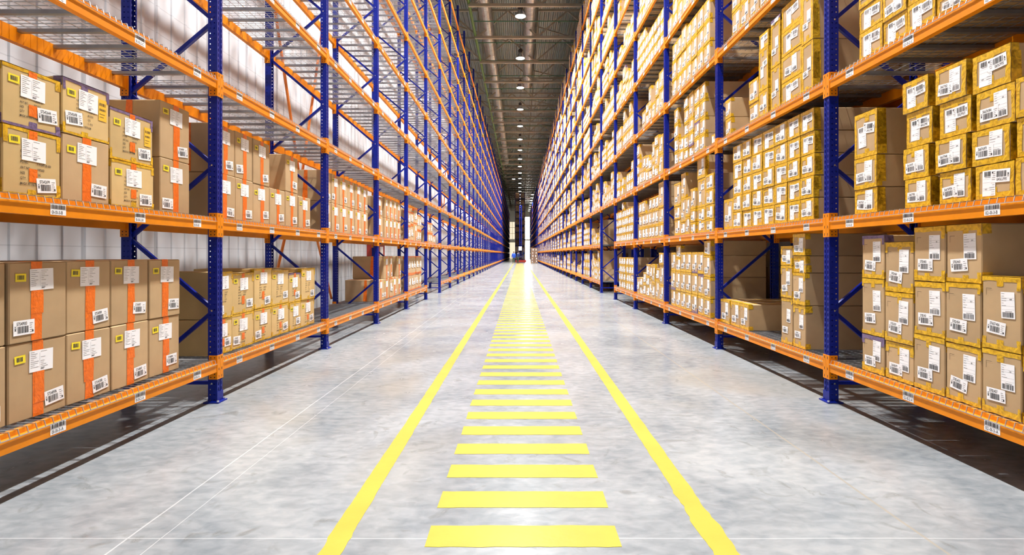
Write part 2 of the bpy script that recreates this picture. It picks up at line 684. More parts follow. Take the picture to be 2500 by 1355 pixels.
def foot_mesh():
    b = MB()
    b.box(-0.075, 0.075, -0.03, 0.115, 0, 0.012)
    b.box(-0.05, 0.05, -0.004, 0.0, 0.012, 0.10)
    for sx in (-1, 1):
        b.lathe([(0.011, 0.012), (0.011, 0.026), (0, 0.026)], 6, 1, sx * 0.06, -0.015)
        b.lathe([(0.009, 0), (0.009, 0.012), (0, 0.012)], 8, 1, 0, 0)
    return b.mesh('foot_plate', ['blue_paint', 'bolt'])


def bolt_disc(b, x, y, z, mi=1, r_=0.009):
    """bolt head on the flange facing +-x"""
    for s in (-1, 1):
        pts = [(x * s + s * 0.004, y + r_ * math.cos(t * PI / 4), z + r_ * math.sin(t * PI / 4)) for t in range(8)]
        b.poly(pts if s > 0 else pts[::-1], mi)


def beam_bm(b, L_, mi=0, ox=0, oy=0, oz=0, rear=False):
    """stepped box beam, front face toward -y"""
    s = -1 if rear else 1
    p = [(0.0, -0.055), (0.0, 0.018), (0.006, 0.022), (0.018, 0.026), (0.018, 0.055), (0.05, 0.055), (0.05, -0.055)]
    n = len(p)
    for i in range(n):
        (ya, za), (yb, zb) = p[i], p[(i + 1) % n]
        b.poly([(ox - L_ / 2, oy + s * ya, oz + za), (ox + L_ / 2, oy + s * ya, oz + za), (ox + L_ / 2, oy + s * yb, oz + zb), (ox - L_ / 2, oy + s * yb, oz + zb)], mi)


def connector_bm(b, sgn, ox=0, oy=0, oz=0, holes=True):
    """orange end plate hooked on the post; sgn +1: at the beam's +x end"""
    a, c = sorted((sgn * 1.3535, sgn * 1.3985))
    b.box(ox + a, ox + c, oy - 0.005, oy + 0.0, oz - 0.125, oz + 0.10)
    x0 = sgn * 1.3535
    a, c = sorted((x0, x0 - sgn * 0.005))
    b.box(ox + a, ox + c, oy - 0.004, oy + 0.075, oz - 0.125, oz + 0.10)
    if holes:
        for dz in (-0.1, -0.03, 0.075):
            xm = sgn * 1.376
            quad(b, ox + xm - 0.004, ox + xm + 0.004, oz + dz - 0.012, oz + dz + 0.012, oy - 0.0058, 1)
        for dz in (-0.105, -0.075, 0.08):
            for dy in (0.02, 0.055):
                xs = x0 - sgn * 0.0062
                pts = [(ox + xs, oy + dy + 0.006 * math.cos(t * PI / 3), oz + dz + 0.006 * math.sin(t * PI / 3)) for t in range(6)]
                b.poly(pts, 1)


def deck_bm(full=True):
    b = MB()
    W = 1.345
    if full:
        n = 49
        for i in range(n):
            x = -W + 0.02 + (2 * W - 0.04) * i / (n - 1)
            b.bar((x, 0.004, 0.0035), (x, 0.90, 0.0035), 0.005, caps=False)
            b.bar((x, 0.004, 0.0035), (x, -0.006, -0.034), 0.005, caps=False)
        for j in range(10):
            y = 0.03 + 0.84 * j / 9
            b.bar((-W, y, -0.0015), (W, y, -0.0015), 0.005, caps=False)
        b.bar((-W, -0.0065, -0.034), (W, -0.0065, -0.034), 0.005)
        for j in range(9):
            x = -W + 0.15 + (2 * W - 0.3) * j / 8
            b.box(x - 0.018, x + 0.018, 0.02, DEP - 0.02, -0.032, -0.005, 1)
    else:
        for i in range(17):
            x = -W + 0.02 + (2 * W - 0.04) * i / 16
            b.box(x - 0.005, x + 0.005, 0.0, 0.9, -0.002, 0.003, 0, 'zZ')
        for j in range(5):
            y = 0.05 + 0.8 * j / 4
            b.box(-W, W, y - 0.004, y + 0.004, -0.002, 0.003, 0, 'zZ')
        for j in range(9):
            x = -W + 0.15 + (2 * W - 0.3) * j / 8
            b.box(x - 0.018, x + 0.018, 0.02, DEP - 0.02, -0.032, -0.005, 1, 'zxX')
    return b


ME_UP = upright_mesh()
ME_FOOT = foot_mesh()
BM_BEAM = MB(); beam_bm(BM_BEAM, 2.707)
ME_BEAM = BM_BEAM.mesh('beam', ['orange_paint'])
BM_BEAM_R = MB(); beam_bm(BM_BEAM_R, 2.707, rear=True)
ME_BEAM_R = BM_BEAM_R.mesh('beam', ['orange_paint'])
CONN = {}
for s in (-1, 1):
    b = MB(); connector_bm(b, s)
    CONN[s] = b.mesh('end_connector', ['orange_paint', 'black_hole'])
b = MB(); connector_bm(b, 1, holes=False); connector_bm(b, -1, holes=False)
BM_CONN_LOW = b
BM_CONN_LOW.m = [0] * len(b.m)
BM_DECK = deck_bm(True)
BM_DECK_LOW = deck_bm(False)
ME_DECK = BM_DECK.mesh('wire_deck', ['galvanised', 'steel_grey'])
ME_DECK_LOW = BM_DECK_LOW.mesh('wire_deck', ['galvanised', 'steel_grey'])
BR0, BRP = 0.18, 0.685            # first brace height and pitch


def brace_mb(k):
    b = MB()
    if k == 'h':
        b.bar((0, 0.05, 0), (0, DEP - 0.05, 0), 0.03, 0.03)
        bolt_disc(b, 0.043, 0.05, 0.0)
    elif k == 'up':          # from the rear low to the front high
        b.bar((0, DEP - 0.05, 0), (0, 0.05, BRP), 0.03, 0.035)
        bolt_disc(b, 0.043, 0.05, BRP)
    else:                    # from the front low to the rear high
        b.bar((0, 0.05, 0), (0, DEP - 0.05, BRP), 0.03, 0.035)
    return b


BM_BR = {k: brace_mb(k) for k in ('h', 'up', 'dn')}
ME_BR = {k: BM_BR[k].mesh('brace', ['blue_paint', 'bolt']) for k in BM_BR}


def loc_label_mesh(s, variant, blank=False):
    b = MB()
    quad(b, -0.055, 0.055, -0.034, 0.034, 0, 0)
    bars(b, -0.045, 0.045, 0.002, 0.028, -0.0004, 1, random.Random(variant), 14 if not blank else 8)
    if not blank:
        text(b, s, -0.046, -0.028, 0.030, 1, -0.0004, 0.72)
    else:
        quad(b, -0.035, 0.035, -0.024, -0.01, -0.0004, 2)
    return b.mesh('location_label', ['paper', 'ink', 'ink_grey'])


ME_LOC_FAR = loc_label_mesh('', 3, True)


def rack(name, label, xfront, side, y0, nb, k0, skip=None, near=True, labels=None, rear_only=False):
    """side +1: the rack stands left of the aisle (front faces +x); -1: right of it. Bays along world y."""
    root = empty(name, (xfront, 0, 0), side * PI / 2)
    tag(root, label, 'shelving rack')
    skip = skip or set()
    P = lambda yy: side * yy      # world y -> rack-local x
    ups = [(yy_, k) for k, yy_ in ((k, y0 + BAY * (k - k0)) for k in range(k0, k0 + nb + 1))]
    M = Matrix.Translation
    fl = Matrix.Rotation(PI, 4, 'Z')
    for yy, k in ups:
        for rear in (False, True):
            u = link('upright', ME_UP, root, (P(yy), DEP if rear else 0, 0), PI if rear else 0)
            link('foot_plate', ME_FOOT, u)
    # braces
    stuff = MB()
    cnt = 0
    for yy, k in ups:
        segs = [('h', BR0), ('h', 12.8)]
        z = BR0
        kk = 'up'
        while z + BRP < 12.85:
            segs.append((kk, z))
            z += BRP
            kk = 'dn' if kk == 'up' else 'up'
        for kk, z in segs:
            if cnt < 100 and near and yy > 0:
                link('brace', ME_BR[kk], root, (P(yy), 0, z))
                cnt += 1
            else:
                stuff.extend(BM_BR[kk], M((P(yy), 0, z)))
    if stuff.v:
        tag(stuff.build('brace', ['blue_paint', 'bolt'], root), kind='stuff')
    # beams and decks, nearest first
    items = []
    for k in range(k0, k0 + nb):
        yc = y0 + BAY * (k - k0) + BAY / 2
        for li, z in enumerate(LEV):
            if (k, li) in skip:
                continue
            items.append((math.hypot(max(yc, 0.5), (z - CAMH)), k, li, yc, z))
    items.sort()
    sb, sd = MB(), MB()
    nbm = ndk = 0
    for dist, k, li, yc, z in items:
        inview = yc > 2 and (z - CAMH) / (yc + 1.4) < 0.52
        for rear in (False, True):
            if near and inview and nbm < 100:
                bo = link('beam', ME_BEAM_R if rear else ME_BEAM, root, (P(yc), DEP if rear else 0, z))
                if rear:
                    r_ = link('end_connector', CONN[1], bo, (0, 0, 0), PI)
                    r_ = link('end_connector', CONN[-1], bo, (0, 0, 0), PI)
                else:
                    link('end_connector', CONN[1], bo)
                    link('end_connector', CONN[-1], bo)
                    if labels:
                        nbay = k + 2
                        for q in range(4):
                            xo = -1.35 + 0.30 + 0.70 * q if side > 0 else 1.35 - 0.30 - 0.70 * q
                            if k <= 0:
                                num = 4 - q if side > 0 else 5 - (q + 1)
                                sN = '%s-%02d-%d-%s' % (labels, nbay, num, 'ABCDEFGHIJ'[li])
                                me = loc_label_mesh(sN, k * 100 + li * 4 + q)
                            elif k < 6 and li < 5:
                                me = ME_LOC_FAR
                            else:
                                continue
                            link('location_label', me, bo, (xo, -0.0012, -0.012))
                nbm += 1
            else:
                if rear:
                    sb.extend(BM_BEAM_R, M((P(yc), DEP, z)))
                    sb.extend(BM_CONN_LOW, M((P(yc), DEP, z)) @ fl)
                else:
                    sb.extend(BM_BEAM, M((P(yc), 0, z)))
                    sb.extend(BM_CONN_LOW, M((P(yc), 0, z)))
        if near and inview and ndk < 100:
            link('wire_deck', ME_DECK if yc < 24 else ME_DECK_LOW, root, (P(yc), 0, z + DECK - 0.004))
            ndk += 1
        else:
            sd.extend(BM_DECK_LOW, M((P(yc), 0, z + DECK - 0.004)))
    if sb.v:
        tag(sb.build('beam', ['orange_paint'], root), kind='stuff')
    if sd.v:
        tag(sd.build('wire_deck', ['galvanised', 'steel_grey'], root), kind='stuff')
    return root


left = rack('pallet_rack', 'tall blue and orange pallet rack along the white wall, left of the aisle, mostly empty', XL, 1,
            Y1 - BAY, NB, -1, skip={(4, 0)}, labels='01')
right = rack('pallet_rack', 'tall blue and orange pallet rack right of the aisle, packed with taped cartons', XR, -1,
             Y1 - BAY, NB, -1, skip={(4, 0), (4, 1)}, labels='02')
# rods bracing the back of the left rack
for (ya, za), (yb, zb) in (((7.85, 6.0), (9.05, 2.75)), ((10.75, 7.7), (9.15, 2.75)), ((9.15, 2.75), (10.6, 0.5)), ((9.05, 2.75), (7.9, 0.5)),
                           ((24.8, 6.0), (26.0, 2.75)), ((27.5, 7.7), (26.1, 2.75))):
    b = MB()
    b.bar((ya, DEP + 0.04, za), (yb, DEP + 0.04, zb), 0.045, seg=8)
    b.build('spine_brace', 'orange_brace', left)

# ---------------------------------------------------------------- carton records
# a record: side, bay, level, stack index, row index, y0, y1, z0, z1, style, extra
REC = []
FXL, FXR = 2.95, 2.955


def stack(side, bay, lev, xa, xb, xr, tops, style, back=0.0, **kw):
    """columns read off the photo on the rack's front plane: edges xa..xb, heights of the box tops at xr"""
    fx = FXL if side > 0 else FXR
    ya, yb = sorted((FPX * fx / abs(xa - CX), FPX * fx / abs(xb - CX)))
    d = abs(xr - CX)
    z0 = LEV[lev] + DECK + 0.002
    zs = [CAMH + (CY - t) * fx / d for t in tops]
    REC.append(dict(side=side, bay=bay, lev=lev, y0=ya, y1=yb, z0=z0, zs=zs, style=style, back=back, **kw))


def bay_lim(k):
    return Y1 + BAY * k + 0.06, Y1 + BAY * (k + 1) - 0.06


Lf, Rt = 1, -1
# left rack, bay 0 (index -1 upright .. 0 upright)
for xa, xb, t in ((-190, 19, (844, 640)), (20.5, 163, (843, 639)), (163.5, 272, (817, 637)), (272.5, 364.5, (792, 635)), (366, 440.5, (771, 633))):
    d1 = abs((xa if xa > 0 else 18) - CX)
    stack(Lf, 0, 0, xa, xb, max(xa, 18), t if xa < 25 else (CY + (CAMH - 0.877) * d1 / FXL, CY + (CAMH - 1.357) * d1 / FXL), 'orange')
stack(Lf, 0, 1, -190, 2, 2, (300, 150), 'orange')
stack(Lf, 0, 1, 5, 149.5, 5, (298, 145), 'vietnam', purple=(1,))
stack(Lf, 0, 1, 152.5, 269, 152.5, (321, 183), 'vietnam', first='orange', purple=(1,), amber=(1,))
stack(Lf, 0, 1, 270, 376, 275, (386, 259), 'vietnam', purple=(1,), amber=(1,))
stack(Lf, 0, 1, 392.5, 465, 392.5, (381.6, 241), 'orange')
# bay 1
for xa, xb, zt in ((525, 568, (0.761, 1.228)), (568.5, 621.5, (0.772, 1.20)), (622, 664.5, (0.78, 1.235)), (665, 706.5, (0.78, 1.203)), (707, 735.5, (0.77, 1.155)), (736, 769, (0.769, 1.206))):
    stack(Lf, 1, 0, xa, xb, xa, [CY + (CAMH - z) * abs(xa - CX) / FXL for z in zt], 'vietnam', purple=((1,) if 700 < xa < 720 else ((2,) if 620 < xa < 640 else ())))
for xa, xb, zt in ((525, 575.5, (2.20, 2.68)), (576, 619, (2.20, 2.69)), (619.5, 660, (2.19, 2.69)), (660.5, 697.5, (2.19,)), (698, 728.5, (2.20, 2.667)), (729, 758, (2.18,))):
    stack(Lf, 1, 1, xa, xb, xa, [CY + (CAMH - z) * abs(xa - CX) / FXL for z in zt], 'orange')
for xa, xb in ((789, 809.5), (810, 829.2), (829.6, 848.8), (849.2, 866.8), (867.2, 882.8), (883.2, 898.5)):
    stack(Lf, 2, 1, xa, xb, xa, [CY + (CAMH - z) * abs(xa - CX) / FXL for z in (2.205, 2.67)], 'orange')
for ya, yb, zt, st in ((10.9, 11.35, (2.2, 2.61), 'orange'), (11.55, 11.87, (2.2, 2.66), 'orange'), (11.88, 12.26, (2.2, 2.66), 'orange'), (12.27, 12.64, (2.2, 2.66), 'orange'), (12.65, 13.1, (2.2, 2.66), 'orange')):
    REC.append(dict(side=Lf, bay=3, lev=1, y0=ya, y1=yb, z0=LEV[1] + DECK + .002, zs=list(zt), style=st, back=0))
for ya, yb, zt in ((10.95, 11.46, (0.858,)), (11.47, 11.96, (0.858, 1.35)), (11.97, 12.24, (0.858, 1.35)), (12.25, 12.69, (0.858,)), (12.7, 13.15, (0.858, 1.35))):
    REC.append(dict(side=Lf, bay=3, lev=0, y0=ya, y1=yb, z0=LEV[0] + DECK + .002, zs=list(zt), style='orange', back=0))
for ya, yb in ((13.6, 13.94), (13.95, 14.32), (14.33, 14.72), (14.73, 15.0), (15.01, 15.41), (15.42, 15.82)):
    REC.append(dict(side=Lf, bay=4, lev=0, y0=ya, y1=yb, z0=LEV[0] + DECK + .002, zs=[0.86, 1.34], style='orange', back=0))
for ya, yb, zt, st in ((13.6, 13.94, (2.15, 2.54), 'orange'), (13.95, 14.3, (2.15, 2.54), 'orange'), (14.31, 14.7, (2.2, 2.55), 'orange'), (14.72, 15.2, (2.25, 2.68), 'orange'), (15.22, 15.5, (2.1, 2.54), 'vietnam'), (15.52, 15.85, (2.1, 2.54), 'vietnam')):
    REC.append(dict(side=Lf, bay=4, lev=1, y0=ya, y1=yb, z0=LEV[1] + DECK + .002, zs=list(zt), style=st, back=0))
for ya, yb, zt in ((17.0, 17.4, (2.08, 2.43)), (17.42, 17.85, (2.08, 2.43)), (17.87, 18.5, (2.04,))):
    REC.append(dict(side=Lf, bay=5, lev=1, y0=ya, y1=yb, z0=LEV[1] + DECK + .002, zs=list(zt), style='vietnam', back=0))

# right rack, bay 0
stack(Rt, 0, 0, 2102, 2157, 2109, (814, 678, 574.7), 'tab', purple=(0, 2))
stack(Rt, 0, 0, 2159, 2228.5, 2193.5, (837.5, 713.5, 589.6), 'tab')
stack(Rt, 0, 0, 2229.5, 2306, 2268.5, (820, 687, 552), 'tab')
stack(Rt, 0, 0, 2307, 2395, 2353.5, (842, 690, 546), 'tab')
stack(Rt, 0, 0, 2397, 2494.5, 2430, (853, 673), 'tab')
stack(Rt, 0, 0, 2497, 2640, 2500, (868, 700), 'tab')
stack(Rt, 0, 1, 2084, 2139.5, 2108, (460.6, 384, 274), 'full')
stack(Rt, 0, 1, 2205, 2271, 2271, (428, 347, 257, 176), 'full', jit=1)
stack(Rt, 0, 1, 2285, 2366, 2366, (408, 321, 228.7, 138), 'full', jit=1)
stack(Rt, 0, 1, 2373, 2472, 2472, (389, 296, 196.8, 98), 'full', jit=1)
stack(Rt, 0, 1, 2479, 2610, 2484.5, (384, 288, 190), 'full')
stack(Rt, 0, 2, 2096.5, 2153.5, 2098, (84, 25, -60, -120), 'full')
stack(Rt, 0, 2, 2154.5, 2213, 2154, (57.6, -5, -90), 'full')
stack(Rt, 0, 2, 2214, 2283, 2213.5, (18, -62, -140), 'full')
stack(Rt, 0, 2, 2284, 2364, 2283.6, (-5, -100, -190), 'full')
stack(Rt, 0, 2, 2366, 2470, 2365, (-55, -150), 'full')
# bay 1
for a, c in ((1759, 1781.5), (1782.5, 1804.5), (1805.5, 1827)):
    stack(Rt, 1, 0, a, c, c, (CY + (CAMH - 0.745) * (c - CX) / FXR,), 'tab')
stack(Rt, 1, 0, 1906, 1933.5, 1920, (726.7, 647.8, 599.7), 'tab')
stack(Rt, 1, 0, 1934.8, 1965, 1950, (743.8, 665, 623.7, 570), 'tab')
stack(Rt, 1, 1, 1766, 1788, 1776, (485.7,), 'full')
for a, c in ((1789, 1811), (1811.9, 1834), (1835, 1860.4), (1861.2, 1890), (1890.8, 1921.4), (1922.2, 1952.6), (1953.4, 1987)):
    stack(Rt, 1, 1, a, c, c, [CY - (z - CAMH) * (c - CX) / FXR for z in (1.972, 2.196, 2.421, 2.648, 2.878)], 'full')
stack(Rt, 1, 2, 1770, 1783.7, 1783.7, (284.5, 237), 'tab')
stack(Rt, 1, 2, 1828, 1851, 1851, (243, 185), 'tab')
stack(Rt, 1, 2, 1852.3, 1875, 1874.6, (212.5, 108.6, 68.5), 'full')
stack(Rt, 1, 2, 1881.7, 1905, 1905, (153.5, 47, 36), 'full', purple=(2,))
stack(Rt, 1, 2, 1906.5, 1956.4, 1957, (174.7, 106, 42.5, -25), 'full')
stack(Rt, 1, 2, 1957.2, 1985.6, 1985.6, (93, -25), 'full')
for a, c in ((1786, 1806.5), (1807.2, 1829), (1830, 1852.5), (1853.4, 1880), (1881, 1909), (1910, 1942)):
    stack(Rt, 1, 3, a, c, c, [CY - (z - CAMH) * (c - CX) / FXR for z in (4.74, 5.08, 5.40)], 'tab')
# bay 2
for i, (a, c) in enumerate(((1638, 1648.7), (1649.3, 1661), (1661.6, 1673.6), (1674.3, 1687.6), (1688.4, 1702.6), (1703.3, 1717.2), (1718, 1734.7))):
    zs = (0.716, 1.078, 1.435)
    if i == 1:
        zs = (0.716, 1.078, 1.33, 1.56)
    if i == 6:
        zs = (0.70, 1.04, 1.38, 1.61)
    stack(Rt, 2, 0, a, c, c, [CY - (z - CAMH) * (c - CX) / FXR for z in zs], 'tab', purple=((i * 7) % 5 == 0) and (1,) or ((i in (4, 5)) and (0, 2) or ()))
stack(Rt, 2, 1, 1645.7, 1660.7, 1660, (533.5, 501.7, 444), 'tab')
stack(Rt, 2, 1, 1661.6, 1672.6, 1673, (540.6, 482, 420), 'tab')
stack(Rt, 2, 1, 1673.2, 1683.8, 1684, (528, 478.6), 'tab')
stack(Rt, 2, 1, 1684.8, 1697, 1696, (540.6, 508.8, 457.4), 'tab')
stack(Rt, 2, 1, 1702, 1721, 1721, (537, 503, 431, 376), 'full')
stack(Rt, 2, 1, 1722, 1742, 1742, (531.8, 496, 459, 420), 'full')
for a, c, zs in ((1645.7, 1655.4, (3.317, 3.58, 3.84, 4.14)), (1656, 1668.7, (3.295, 3.53)), (1669.6, 1680, (3.255, 3.5, 3.715, 3.98, 4.175)),
                 (1681, 1692.6, (3.26, 3.5, 3.74, 4.19)), (1694, 1706.8, (3.334, 3.607, 3.884, 4.17)), (1707.7, 1721, (3.33, 3.6, 3.89, 4.16)), (1736.9, 1746.6, (3.225,))):
    stack(Rt, 2, 2, a, c, c, [CY - (z - CAMH) * (c - CX) / FXR for z in zs], 'tab', purple=(1,) if a in (1681, 1694) else ())
for i, (a, c) in enumerate(((1640.4, 1651.5), (1652, 1663), (1663.4, 1675.4), (1675.8, 1687.5), (1688, 1701.5), (1702, 1716.5), (1717, 1732.5))):
    stack(Rt, 2, 3, a, c, c, [CY - (z - CAMH) * (c - CX) / FXR for z in (4.72, 5.07, 5.42 if i != 2 else 5.5)], 'tab')
# bay 3 second shelf
for i, (a, c) in enumerate(((1559, 1566.7), (1567.2, 1575), (1575.6, 1583.4), (1584, 1591), (1591.6, 1598.8), (1599.4, 1607), (1607.6, 1619.6))):
    stack(Rt, 3, 1, a, c, c, [CY - (z - CAMH) * (c - CX) / FXR for z in (2.03, 2.37, 2.66 if i < 6 else 2.9)][:(2 if i == 2 else 3)], 'tab')
done = {(r_['side'], r_['bay'], r_['lev']) for r_ in REC}


def random_shelf(bay, lev, rnd, ylo=None, yhi=None):
    lo, hi = bay_lim(bay - 1)
    lo, hi = ylo or lo, yhi or hi
    z0 = LEV[lev] + DECK + 0.002
    room = (LEV[lev + 1] if lev < 9 else TOPZ + 0.5) - 0.07 - z0
    y = hi - rnd.uniform(0, 0.15)
    dense = rnd.random()
    uniform = rnd.random() < 0.55
    h0 = rnd.choice((0.225, 0.26, 0.34, 0.36))
    w0 = rnd.choice((0.27, 0.30, 0.34))
    fill = rnd.uniform(0.6, 0.98) * room
    while y > lo + 0.26:
        wd = w0 if uniform else rnd.uniform(0.23, 0.42)
        if y - wd < lo:
            break
        if rnd.random() < (0.03 if dense > 0.25 else 0.25):
            y -= wd * rnd.uniform(0.3, 1.1)
            continue
        zs = []
        z = z0
        f = fill if uniform else room * rnd.uniform(0.35, 1.0)
        if uniform and rnd.random() < 0.15:
            f += h0
        while True:
            h = h0 if uniform else rnd.uniform(0.2, 0.46)
            if z + h > z0 + min(f, room):
                break
            z += h
            zs.append(z)
        if zs:
            REC.append(dict(side=Rt, bay=bay, lev=lev, y0=y - wd + 0.004, y1=y - 0.004, z0=z0, zs=zs, style=rnd.choice(('tab', 'full', 'tab')), back=0,
                            purple=(rnd.randrange(3),) if rnd.random() < 0.12 else ()))
        y -= wd


rr_ = random.Random(21)
for bay in range(2, 29):
    for lev in range(10):
        if (Rt, bay, lev) in done or (bay == 5 and lev < 2):
            continue
        random_shelf(bay, lev, rr_)

# ---------------------------------------------------------------- carton parts (local: x right, -y outward, z up)
YT, YLB, YB2 = -0.0014, -0.0026, -0.0034


def carton_mesh(wd, dp, h, matn, seed, flap=True):
    r = random.Random(seed)
    b = MB()
    c = 0.006
    hx = wd / 2
    j = lambda a: r.uniform(-a, a)
    # bevelled box: rounded vertical edges, slightly crushed top corners
    ring = [(-hx + c, 0), (hx - c, 0), (hx, c), (hx, dp - c), (hx - c, dp), (-hx + c, dp), (-hx, dp - c), (-hx, c)]
    cor = [j(0.003) for _ in range(8)]
    rows = [(0.0, c), (c, 0.0), (h * 0.5, 0.0), (h - c, 0.0), (h, c)]
    n = len(ring)
    cx_, cy_ = 0, dp / 2
    base = len(b.v)
    for zi, (z, ins) in enumerate(rows):
        for i, (x, y) in enumerate(ring):
            k = 1 - ins / max(hx, 0.05)
            ky = 1 - ins / (dp / 2)
            bul = 0.0
            b.v.append((x * k, cy_ + (y - cy_) * ky, min(h, z + (cor[i] if zi == 3 else 0))))
    for zi in range(len(rows) - 1):
        for i in range(n):
            i2 = (i + 1) % n
            b.f.append((base + zi * n + i, base + zi * n + i2, base + (zi + 1) * n + i2, base + (zi + 1) * n + i))
            b.m.append(0)
    b.f.append(tuple(base + i for i in reversed(range(n))))
    b.m.append(0)
    b.f.append(tuple(base + (len(rows) - 1) * n + i for i in range(n)))
    b.m.append(0)
    return b.mesh('cardboard_box', [matn])


def strip(b, x0, x1, z0, z1, r, mi=0, y=YT, rag=0.006, n=4, vert=False):
    """tape strip with uneven long edges lying on the front"""
    if vert:
        pts = [(z0 + (z1 - z0) * i / n) for i in range(n + 1)]
        L_ = [(x0 + r.uniform(-rag, rag), z) for z in pts]
        R_ = [(x1 + r.uniform(-rag, rag), z) for z in pts]
    else:
        pts = [(x0 + (x1 - x0) * i / n) for i in range(n + 1)]
        L_ = [(x, z0 + r.uniform(-rag, rag)) for x in pts]
        R_ = [(x, z1 + r.uniform(-rag, rag) * 0.3) for x in pts]
    for i in range(n):
        a, c, d, e = L_[i], L_[i + 1], R_[i + 1], R_[i]
        yo = r.uniform(-0.0006, 0)
        b.poly([(a[0], y + yo, a[1]), (c[0], y, c[1]), (d[0], y, d[1]), (e[0], y + yo, e[1])] if not vert else
               [(a[0], y + yo, a[1]), (e[0], y + yo, e[1]), (d[0], y, d[1]), (c[0], y, c[1])], mi)


def wrap(b, side_x, y0, y1, z0, z1, s, mi=0):
    """tape folded round onto a side face"""
    x = side_x + s * 0.0022
    p = [(x, y0, z0), (x, y1, z0 + 0.004), (x, y1 * 0.9, z1), (x, y0, z1)]
    b.poly(p if s > 0 else p[::-1], mi)


def tape_mesh(style, wd, dp, h, seed, purple=False, base='tape_yellow'):
    r = random.Random(seed)
    b = MB()
    hx = wd / 2
    e = 0.0015
    if style == 'orange':
        cx_ = r.uniform(-0.02, 0.02)
        tw = 0.036
        zc = h * r.uniform(0.35, 0.65)
        strip(b, cx_ - tw, cx_ + tw, 0.004, h + 0.0022, r, rag=0.002, n=6, vert=True)
        if r.random() < 0.7:
            o = r.choice((-0.012, 0.012))
            strip(b, cx_ - tw + o, cx_ + tw + o * 0.7, zc - 0.10, min(h - 0.02, zc + 0.12), r, y=YT - 0.0006, rag=0.003, n=3, vert=True)
        z = h + 0.0022                                     # runs on over the top
        b.poly([(cx_ - tw, YT, z), (cx_ + tw, YT, z), (cx_ + tw, dp * 0.97, z), (cx_ - tw, dp * 0.97, z)])
        return [b.mesh('packing_tape', ['tape_orange', 'tape_purple'])]
    c = b if style == 'full' else MB()
    lo = 1 if purple and r.random() < 0.4 else 0
    up = 1 if purple and not lo else 0
    t = r.uniform(0.028, 0.045) if style != 'vietnam' else 0.02
    tb = r.uniform(0.026, 0.045) if style != 'vietnam' else 0.016
    strip(b, -hx + e, hx - e, h - t, h - e, r, up, rag=0.004, n=6)
    strip(c, -hx + e, hx - e, e, tb, r, lo, rag=0.004, n=6)
    # tabs hanging down / up at the middle and the corners
    tabw = 0.045 if style == 'tab' else 0.055
    xc = r.uniform(-0.02, 0.02)
    if style == 'vietnam' or r.random() < 0.8:
        strip(b, xc - tabw / 2, xc + tabw / 2, h - t - r.uniform(0.03, 0.06), h - t + 0.004, r, up, n=2, rag=0.003)
    strip(c, xc - tabw / 2, xc + tabw / 2, tb - 0.004, tb + r.uniform(0.02, 0.045), r, lo, n=2, rag=0.003)
    ct = r.uniform(0.02, 0.035)
    ch = r.uniform(0.06, 0.10) if style != 'full' else h
    if style == 'full':
        strip(b, -hx + e, -hx + ct, e, h - e, r, 0, y=YT - 0.0004, n=5, rag=0.004, vert=True)
        strip(b, hx - ct, hx - e, e, h - e, r, 0, y=YT - 0.0004, n=5, rag=0.004, vert=True)
    else:
        for s in (-1, 1):
            for z0, z1, mi, bb in ((h - ch, h - e, up, b), (e, ch * 0.9, lo, c)):
                if r.random() < 0.6:
                    xa, xb = sorted((s * (hx - e), s * (hx - ct)))
                    strip(bb, xa, xb, z0, z1, r, mi, y=YT - 0.0004, n=2, rag=0.003, vert=True)
    # wraps onto top and sides
    ty = r.uniform(0.03, 0.06)
    for s in (-1, 1):
        for z0, z1, mi, bb in ((h - ch * r.uniform(0.6, 1), h - e, up, b), (e, ch * r.uniform(0.6, 1), lo, c)):
            wrap(bb, s * hx, 0.0, r.uniform(0.04, 0.08), z0 if style != 'full' else max(0.002, min(z0, h * 0.5)), min(z1, h - 0.002), s, mi)
    z = h + 0.0022
    b.poly([(-hx, YT, z), (hx, YT, z), (hx, ty, z), (-hx, ty * 1.2, z)], up)
    b.poly([(xc - 0.03, ty, z), (xc + 0.03, ty, z), (xc + 0.03, dp * 0.97, z), (xc - 0.03, dp * 0.97, z)], 0)
    return [q_.mesh('packing_tape', [base, 'tape_purple']) for q_ in ([b] if c is b else [b, c])]


def sheet_mesh(seed, detail=True, wd=0.16, h=0.13):
    """white import sheet, centre at the origin"""
    r = random.Random(seed)
    b = MB()
    quad(b, -wd / 2, wd / 2, -h / 2, h / 2, 0, 0)
    if detail:
        for i in range(9):
            z = h / 2 - 0.012 - i * 0.0115
            x = -wd / 2 + 0.008
            quad(b, x, x + r.uniform(0.02, 0.055), z, z + 0.0022, -0.0005, 2)
            if r.random() < 0.6:
                quad(b, -0.005, -0.005 + r.uniform(0.015, 0.05), z, z + 0.0022, -0.0005, 2)
        quad(b, -0.012, -0.0112, -h / 2 + 0.02, h / 2 - 0.02, -0.0005, 2)
        text(b, 'IMP', -0.004, -h / 2 + 0.008, 0.018, 2, -0.0005)
    return b.mesh('address_label', ['paper', 'ink', 'ink_grey'])


